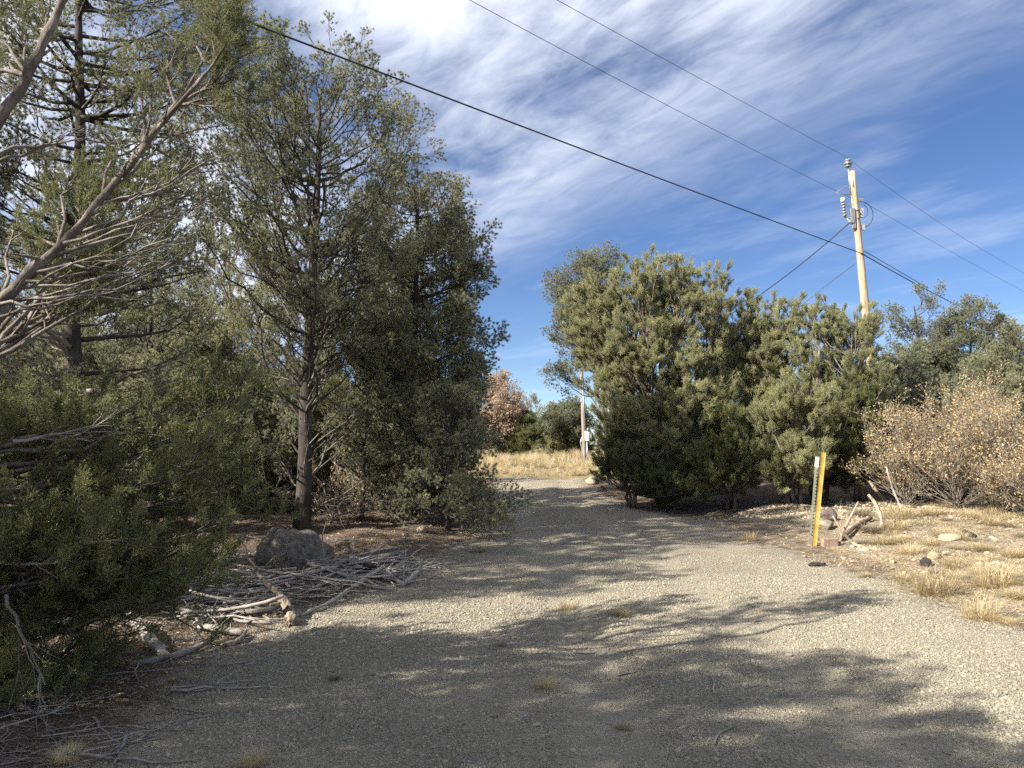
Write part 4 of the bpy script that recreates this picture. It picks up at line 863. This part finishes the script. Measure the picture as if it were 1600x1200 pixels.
# ------------------------------------------------------------------ dead wood
def stick_mesh(L, r, forks=2, bend=.12, mat=None, seed=0, sides=5):
    b = MB(); n = 9; t = np.linspace(0, 1, n); p = np.zeros((n, 3)); p[:, 0] = (t - .5) * L; p[1:, 1:] += np.cumsum(rng.normal(size=(n - 1, 2)) * bend * L / 5, 0); p[:, 2] -= p[:, 2].mean() * .8
    p[:, 2] = np.abs(p[:, 2]) * .6; b.tube(p, np.linspace(r, r * .35, n), sides, rough=.12)
    for _ in range(forks):
        i = rng.integers(2, 7); d = unit(np.array([1, rng.normal() * .9, rng.normal() * .35 + .1])); l = L * rng.uniform(.2, .45); b.tube(path(p[i], p[i] + d * l, 5, 0, .07), np.linspace(r * .55, r * .15, 5), 4, rough=.1)
    return b.mesh('stick', mat or M['dead'], True)
SM = [stick_mesh(rng.uniform(.7, 1.5), rng.uniform(.007, .021), rng.integers(1, 4)) for _ in range(12)]
n_s = 0
while n_s < 230:
    px, py = rng.uniform(310, 665), rng.uniform(868, 985)
    lo = 985 - (px - 310) * .24; hi = 880 if px > 380 else 905
    if not hi < py < lo or (395 < px < 515 and py < 898): continue
    p = gpt(px, py); cz = 1 - abs((px - 470) / 190); lay = rng.uniform(0, .22) * max(.1, cz)
    o = mesh_obj('brushwood_stick', SM[n_s % 12], None, (p[0], p[1], p[2] + .015 + lay)); k = rng.uniform(.5, 1.1); o.scale = (k, k, k)
    ang = rng.normal(.3, .65) if rng.uniform() < .75 else rng.uniform(0, 6.28); o.rotation_euler = (rng.uniform(-.25, .25), rng.normal(0, .13), ang)
    tag(o, 'bare grey stick lying in the brush pile before the boulder', 'stick', 'grey sticks in the brush pile'); n_s += 1
n_s = 0
while n_s < 42:
    px, py = rng.uniform(-20, 420), rng.uniform(960, 1190); p = gpt(px, py)
    if road_sd(p[0], p[1]) > .35: continue
    o = mesh_obj('fallen_stick', SM[n_s % 12], None, (p[0], p[1], p[2] + .012)); k = rng.uniform(.25, .6); o.scale = (k, k, k); o.rotation_euler = (0, rng.normal(0, .04), rng.normal(.2, .6))
    tag(o, 'thin fallen stick on the shaded needle litter under the near juniper', 'stick', 'fallen sticks under the near juniper'); n_s += 1
def log(name, label, pts, rads, mat, cat='branch', forks=(), sides=9, lift=0.02):
    """a distinct branch through spots of the view: (px, py, height above the ground there, or None with a distance)"""
    W = [np.array(q) for q in pts]; p = np.array(W); o0 = p[0].copy(); t = np.linspace(0, 1, len(p)); tt = np.linspace(0, 1, (len(p) - 1) * 4 + 1)
    q = np.stack([np.interp(tt, t, p[:, i]) for i in range(3)], 1); q[1:-1] = (q[:-2] + q[1:-1] * 2 + q[2:]) / 4; q[1:-1] += rng.normal(size=(len(q) - 2, 3)) * np.interp(tt, t, rads)[1:-1, None] * .12
    b = MB(); b.tube(q - o0, np.interp(tt, t, rads) * (1 + .1 * rng.normal(size=len(tt))), sides + 6, rough=.07, ridge=.13)
    for fp_, fr in forks:
        f_ = np.array(fp_); b.tube(path(f_[0], f_[-1], 7, 0, .04) - o0 if len(f_) == 2 else f_ - o0, np.linspace(fr, fr * .4, 7 if len(f_) == 2 else len(f_)), 6, rough=.12)
    return tag(b.build(name, mat, None, True, tuple(o0)), label, cat)
def g(px, py, dz=0.02):
    p = gpt(px, py); return p + [0, 0, dz]
def a_(px, py, Y): return at(px, py, Y)
Yb = gpt(455, 975)[1]
SPL = []
for _ in range(9):
    c0 = a_(455, 964, Yb + .06) + rng.normal(size=3) * [.022, .01, .022]; SPL.append(((c0, c0 + np.array([.02 + rng.normal() * .012, -.14 - rng.uniform(0, .07), -.05 + rng.normal() * .014])), rng.uniform(.009, .017)))
log('log', 'thick broken pale log end jutting toward the gravel from the brush pile', [g(458, 980, .05), a_(455, 962, Yb + .06), a_(447, 944, Yb + .2), a_(434, 926, Yb + .4), a_(412, 908, Yb + .6), a_(392, 886, Yb + .85), a_(350, 880, Yb + 1.0)], [.040, .050, .047, .031, .022, .014, .007], M['dead_split'], 'log', SPL + [((a_(444, 942, Yb + .25), a_(422, 945, Yb + .1)), .03), ((a_(400, 890, Yb + .8), a_(372, 838, Yb + 1.0)), .012), ((a_(405, 893, Yb + .8), a_(430, 868, Yb + .9)), .010)], 12)
log('branch', 'long curved grey branch lying in front of the brush pile', [g(300, 962), g(345, 955, .05), g(385, 968, .07), g(432, 965, .09)], [.014, .024, .026, .022], M['dead'])
log('branch', 'forked stump branch standing up at the right end of the brush pile', [g(628, 918, .02), a_(640, 905, 9.4), a_(655, 892, 9.5), a_(659, 878, 9.5)], [.04, .034, .03, .02], M['dead'], 'branch', [((a_(628, 912, 9.35), a_(597, 884, 9.6)), .03), ((a_(630, 908, 9.35), a_(634, 858, 9.7)), .012), ((a_(620, 915, 9.3), a_(668, 905, 9.2)), .014)])
log('branch', 'long thin pale branch reaching from the pile toward the gravel', [g(470, 965), g(520, 945, .04), g(560, 925, .1), g(600, 905, .16)], [.012, .018, .022, .02], M['dead'], 'branch', [((g(560, 925, .1), g(625, 925, .03)), .01)])
log('log', 'grey split log lying under the near juniper foliage', [g(262, 1032), g(235, 1012, .05), g(205, 985, .12)], [.03, .045, .05], M['dead'], 'log')
log('branch', 'pale branch trailing along the gravel edge below the near juniper', [g(205, 1042), g(270, 1030, .02), g(315, 1015, .03), g(340, 1003, .04)], [.022, .024, .02, .012], M['dead'], 'branch', [((g(265, 1030), g(275, 1048)), .008)])
log('branch', 'short pale branch with upturned tip at the lower edge of the brush pile', [g(345, 1012), g(375, 1006, .03), g(385, 995, .06)], [.014, .018, .012], M['dead_tan'])
log('branch', 'thick curved grey branch half under the near juniper', [g(310, 985, .03), g(345, 992, .05), g(380, 996, .03)], [.02, .032, .03], M['dead'])
log('branch', 'thin bleached twig standing in the brush pile before the boulder', [a_(505, 910, 9.2), a_(506, 870, 9.2), a_(503, 838, 9.3), a_(510, 815, 9.4)], [.010, .009, .007, .004], M['dead'], 'branch', [((a_(505, 880, 9.2), a_(494, 912, 9.0)), .006)])
log('stump', 'tiny pale broken stub standing in the litter beside the sapling', [g(552, 856, -.02), g(552, 856, .1), g(553, 856, .17)], [.04, .025, .006], M['dead_tan'], 'stump')
Y1 = gpt(1316, 852)[1]
log('branch', 'pale forked branch standing in a V right of the pinkish block', [g(1312, 851), a_(1317, 832, Y1), a_(1330, 806, Y1 + .1), a_(1341, 784, Y1 + .2)], [.022, .022, .02, .012], M['dead_tan'], 'branch', [((a_(1315, 838, Y1), a_(1314, 780, Y1 + .3)), .012)])
log('branch', 'bleached bent stick crossing in front of the V-shaped branch', [a_(1301, 806, Y1 - .1), a_(1316, 830, Y1 - .15), g(1335, 854), g(1377, 861)], [.011, .017, .018, .010], M['dead_tan'])
log('log', 'dark weathered log lying on the rubble beside the V-shaped branch', [g(1312, 845, .02), g(1340, 836, .05), g(1362, 828, .06)], [.03, .036, .028], M['dead_dark'], 'log')
Y2 = gpt(1380, 818)[1]
log('branch', 'stubby bleached bent branch upright on the rubble bank', [a_(1357, 773, Y2 + .2), a_(1368, 787, Y2 + .1), a_(1374, 800, Y2), g(1380, 820)], [.022, .032, .036, .03], M['dead_tan'])
Y3 = gpt(1415, 803)[1]
log('branch', 'straight pale pole leaning out of the oak brush on the bank', [a_(1385, 730, Y3 + .3), a_(1394, 762, Y3 + .2), a_(1405, 788, Y3 + .1), g(1417, 806)], [.014, .02, .022, .018], M['dead'])
Y4 = gpt(1388, 792)[1]
log('branch', 'short thick bleached branch slanting at the edge of the shadow behind the bank', [a_(1358, 752, Y4 + .4), a_(1370, 768, Y4 + .2), g(1388, 790)], [.02, .035, .03], M['dead_tan'])
log('branch', 'slender dark stick poking out beside the black rock', [g(1486, 846), g(1500, 843, .03), g(1514, 842, .05)], [.01, .016, .016], M['dead_dark'])
for lab, pts in [('thin curved twig on the shaded gravel below the lone grass tuft', [(465, 1146), (490, 1140), (508, 1126), (505, 1116)]), ('thin pale twig on the gravel lower right of the middle', [(1115, 1085), (1116, 1070), (1113, 1060)]), ('bent twig on the shaded gravel near the bottom, right of the middle', [(1116, 1165), (1122, 1148), (1148, 1137)]),
                 ('slim twig lying level on the gravel in the centre', [(895, 1021), (915, 1023), (930, 1022)]), ('dark thin twig in a patch of sun near the centre', [(965, 1057), (985, 1053), (1003, 1050)]), ('long thin twig lying on litter near the bottom, left of the middle', [(232, 1146), (270, 1130), (330, 1120)]),
                 ('small twig on the gravel right of the lone grass tuft', [(635, 1080), (645, 1086), (650, 1090)]), ('slender twig along the edge of the gravel before the brush pile', [(382, 1042), (410, 1030), (440, 1020)])]:
    log('twig', lab, [g(x_, y_, .01) for x_, y_ in pts], np.linspace(.007, .004, len(pts)), M['dead'], 'twig', sides=5)
# litter of twigs and needles under the trees
LM = [stick_mesh(.16, .0025, 1, .1, M['dead'], sides=3) for _ in range(3)] + [stick_mesh(.1, .002, 0, .1, M['dead_dark'], sides=3) for _ in range(3)]
yy = 4 + 18 * rng.uniform(size=30000) ** 1.2; xx = (rng.uniform(size=30000) * 2 - 1) * (.72 * yy + .4); sdl = road_sd(xx, yy); k = (sdl < .15) & ((xx < 3) | (yy > 12)) & (rng.uniform(size=30000) < smooth(.3, -.6, sdl) * .8 + .05); xx, yy = xx[k], yy[k]
scatter('twig_litter', 'litter', LM, [M['dead'], M['dead_dark']], np.stack([xx, yy, gz(xx, yy) + .006], 1), rng.normal(size=(len(xx), 3)) * .08 + [0, 0, 1], rng.uniform(.5, 1.8, len(xx)))
def leaf_mesh(mat):
    b = MB(); b.add([(-.02, 0, 0), (0, .009, .006), (.024, 0, .002), (0, -.009, .006)], [(0, 1, 2, 3)]); return b.mesh('leaf', mat)
yy = 5 + 15 * rng.uniform(size=22000) ** 1.1; xx = (rng.uniform(size=22000) * 2 - 1) * (.72 * yy + .4); sdl = road_sd(xx, yy); k = (sdl < .2) & (rng.uniform(size=22000) < .75 * smooth(.4, -.8, sdl) + .03); xx, yy = xx[k], yy[k]
scatter('fallen_leaves', 'leaf', [leaf_mesh(M['oak']), leaf_mesh(M['oak_pink'])], [M['oak'], M['oak_pink']], np.stack([xx, yy, gz(xx, yy) + .008], 1), rng.normal(size=(len(xx), 3)) * .3 + [0, 0, 1], rng.uniform(.6, 1.5, len(xx)))

# ------------------------------------------------------------------ grass
def tuft(n, hgt, spread, mat, wid=.003):
    b = MB()
    for _ in range(n):
        a = rng.uniform(0, 6.28); r_ = spread * .22 * rng.uniform() ** .5; r_ *= 1.7; p = np.array([r_ * math.cos(a), r_ * math.sin(a), -.01]); a2 = a + rng.normal() * 1.3; ln = spread * rng.uniform(.1, 1.25); hh = hgt * rng.uniform(.15, 1.15); sd_ = np.array([-math.sin(a2), math.cos(a2), 0]) * wid
        q1 = p + np.array([math.cos(a2) * ln * .35, math.sin(a2) * ln * .35, hh * .65]); q2 = p + np.array([math.cos(a2) * ln, math.sin(a2) * ln, hh * rng.uniform(.75, 1.05)])
        b.add([p - sd_, p + sd_, q1 + sd_ * .7, q1 - sd_ * .7, q2], [(0, 1, 2, 3), (3, 2, 4)])
    return b.mesh('grass_tuft', mat)
TM = [tuft(420, .17, .27, M['straw'], .0018) for _ in range(3)]; TG = [tuft(320, .13, .22, M['straw_grey'], .0017) for _ in range(3)]
def put_tuft(label, px, py, wpx, grey=False, group=None, hs=1.0):
    p = gpt(px, py); s = wpx / FPX * p[1] / .40
    o = mesh_obj('grass_tuft', (TG if grey else TM)[rng.integers(0, 3)], None, tuple(p)); o.scale = (s, s, s * hs); o.rotation_euler = (0, 0, rng.uniform(0, 6.28)); return tag(o, label, 'grass', group)
for lab, px, py, wp, gr in [('lone grey-green grass tuft in the shaded gravel below the brush pile', 522, 1062, 38, True), ('straw tuft on the gravel left of the picture centre', 885, 952, 34, False), ('flat straw tuft on the gravel right of the centre', 972, 962, 36, False), ('pale straw tuft in the foreground gravel below the centre', 855, 1075, 44, False), ('dim grey tuft in the shaded gravel beside the pale straw tuft', 785, 1010, 28, True),
                            ('dull grass tuft in the lower foreground, right of the centre', 975, 1140, 40, True), ('blond straw clump at the edge of the gravel below the bank', 1460, 928, 100, False), ('tall blond bunch of dry grass at the right edge below the rubble', 1558, 915, 95, False), ('rusty bushy grass clump nearest the gravel at the right edge', 1532, 966, 85, False), ('small straw tuft left of the blond clump at the gravel edge', 1350, 902, 26, False),
                            ('dry grass clump under the leaning pale pole', 1405, 812, 70, False), ('thin dry tuft at the foot of the rubble beside the V-shaped branch', 1388, 850, 50, True), ('grass wisp in the sun beside the shade of the big juniper', 1170, 845, 36, False), ('faint yellow tuft at the bottom edge under the near juniper', 105, 1190, 60, False), ('straw tuft at the bottom edge below the lone tuft', 395, 1197, 60, False),
                            ('dry tuft at the edge of the road below the low young pinyon', 748, 862, 30, False), ('tuft of pale grass beside the road under the thin grey post', 900, 745, 30, False), ('clump of grass left of the small twig on the litter', 655, 815, 30, False)]:
    put_tuft(lab, px, py, wp, gr, None, 1.1)
n_t = 0
while n_t < 55:
    px, py = rng.uniform(1330, 1600), rng.uniform(795, 980)
    p = gpt(px, py)
    if road_sd(p[0], p[1]) > -.05: continue
    put_tuft('small dry tuft of grass scattered over the slope below the oak brush', px, py, rng.uniform(22, 60), rng.uniform() < .5, 'small grass tufts on the slope', rng.uniform(.45, .9)); n_t += 1
yy = rng.uniform(26.5, 40, 2600); xx = rng.uniform(-5, 6.5, 2600); k = (yy > 27.5 + .6 * np.sin(xx * 1.3) + .4 * np.sin(xx * 3.1)) & (rng.uniform(size=2600) < .3 + .7 * smooth(-.4, .4, fnoise(xx, yy, 6, 18))) ; xx, yy = xx[k], yy[k]
yy2 = rng.uniform(6.5, 15.5, 2600); xx2 = rng.uniform(3.2, 10.5, 2600); k2 = (road_sd(xx2, yy2) < .1 * rng.normal(size=2600)) & (rng.uniform(size=2600) < smooth(-.2, .7, fnoise(xx2, yy2, 3, 12))); xx2, yy2 = xx2[k2], yy2[k2]
MT = [tuft(26, .05, .16, M['straw'], .002), tuft(26, .06, .14, M['straw_grey'], .002), tuft(16, .04, .12, M['oak'], .003)]
scatter('dry_weeds', 'weeds', MT, [M['straw'], M['straw_grey'], M['oak']], np.stack([xx2, yy2, gz(xx2, yy2)], 1), rng.normal(size=(len(xx2), 3)) * .15 + [0, 0, 1], rng.uniform(.6, 1.5, len(xx2)))
TT = [tuft(60, .5, .28, M['straw'], .005) for _ in range(3)] + [tuft(40, .3, .25, M['straw_grey'], .005)]
scatter('dry_grass', 'meadow', TT, [M['straw'], M['straw_grey']], np.stack([xx, yy, gz(xx, yy)], 1), rng.normal(size=(len(xx), 3)) * .14 + [0, 0, 1], rng.uniform(.25, .75, len(xx)) + .3 * smooth(29, 34, yy))
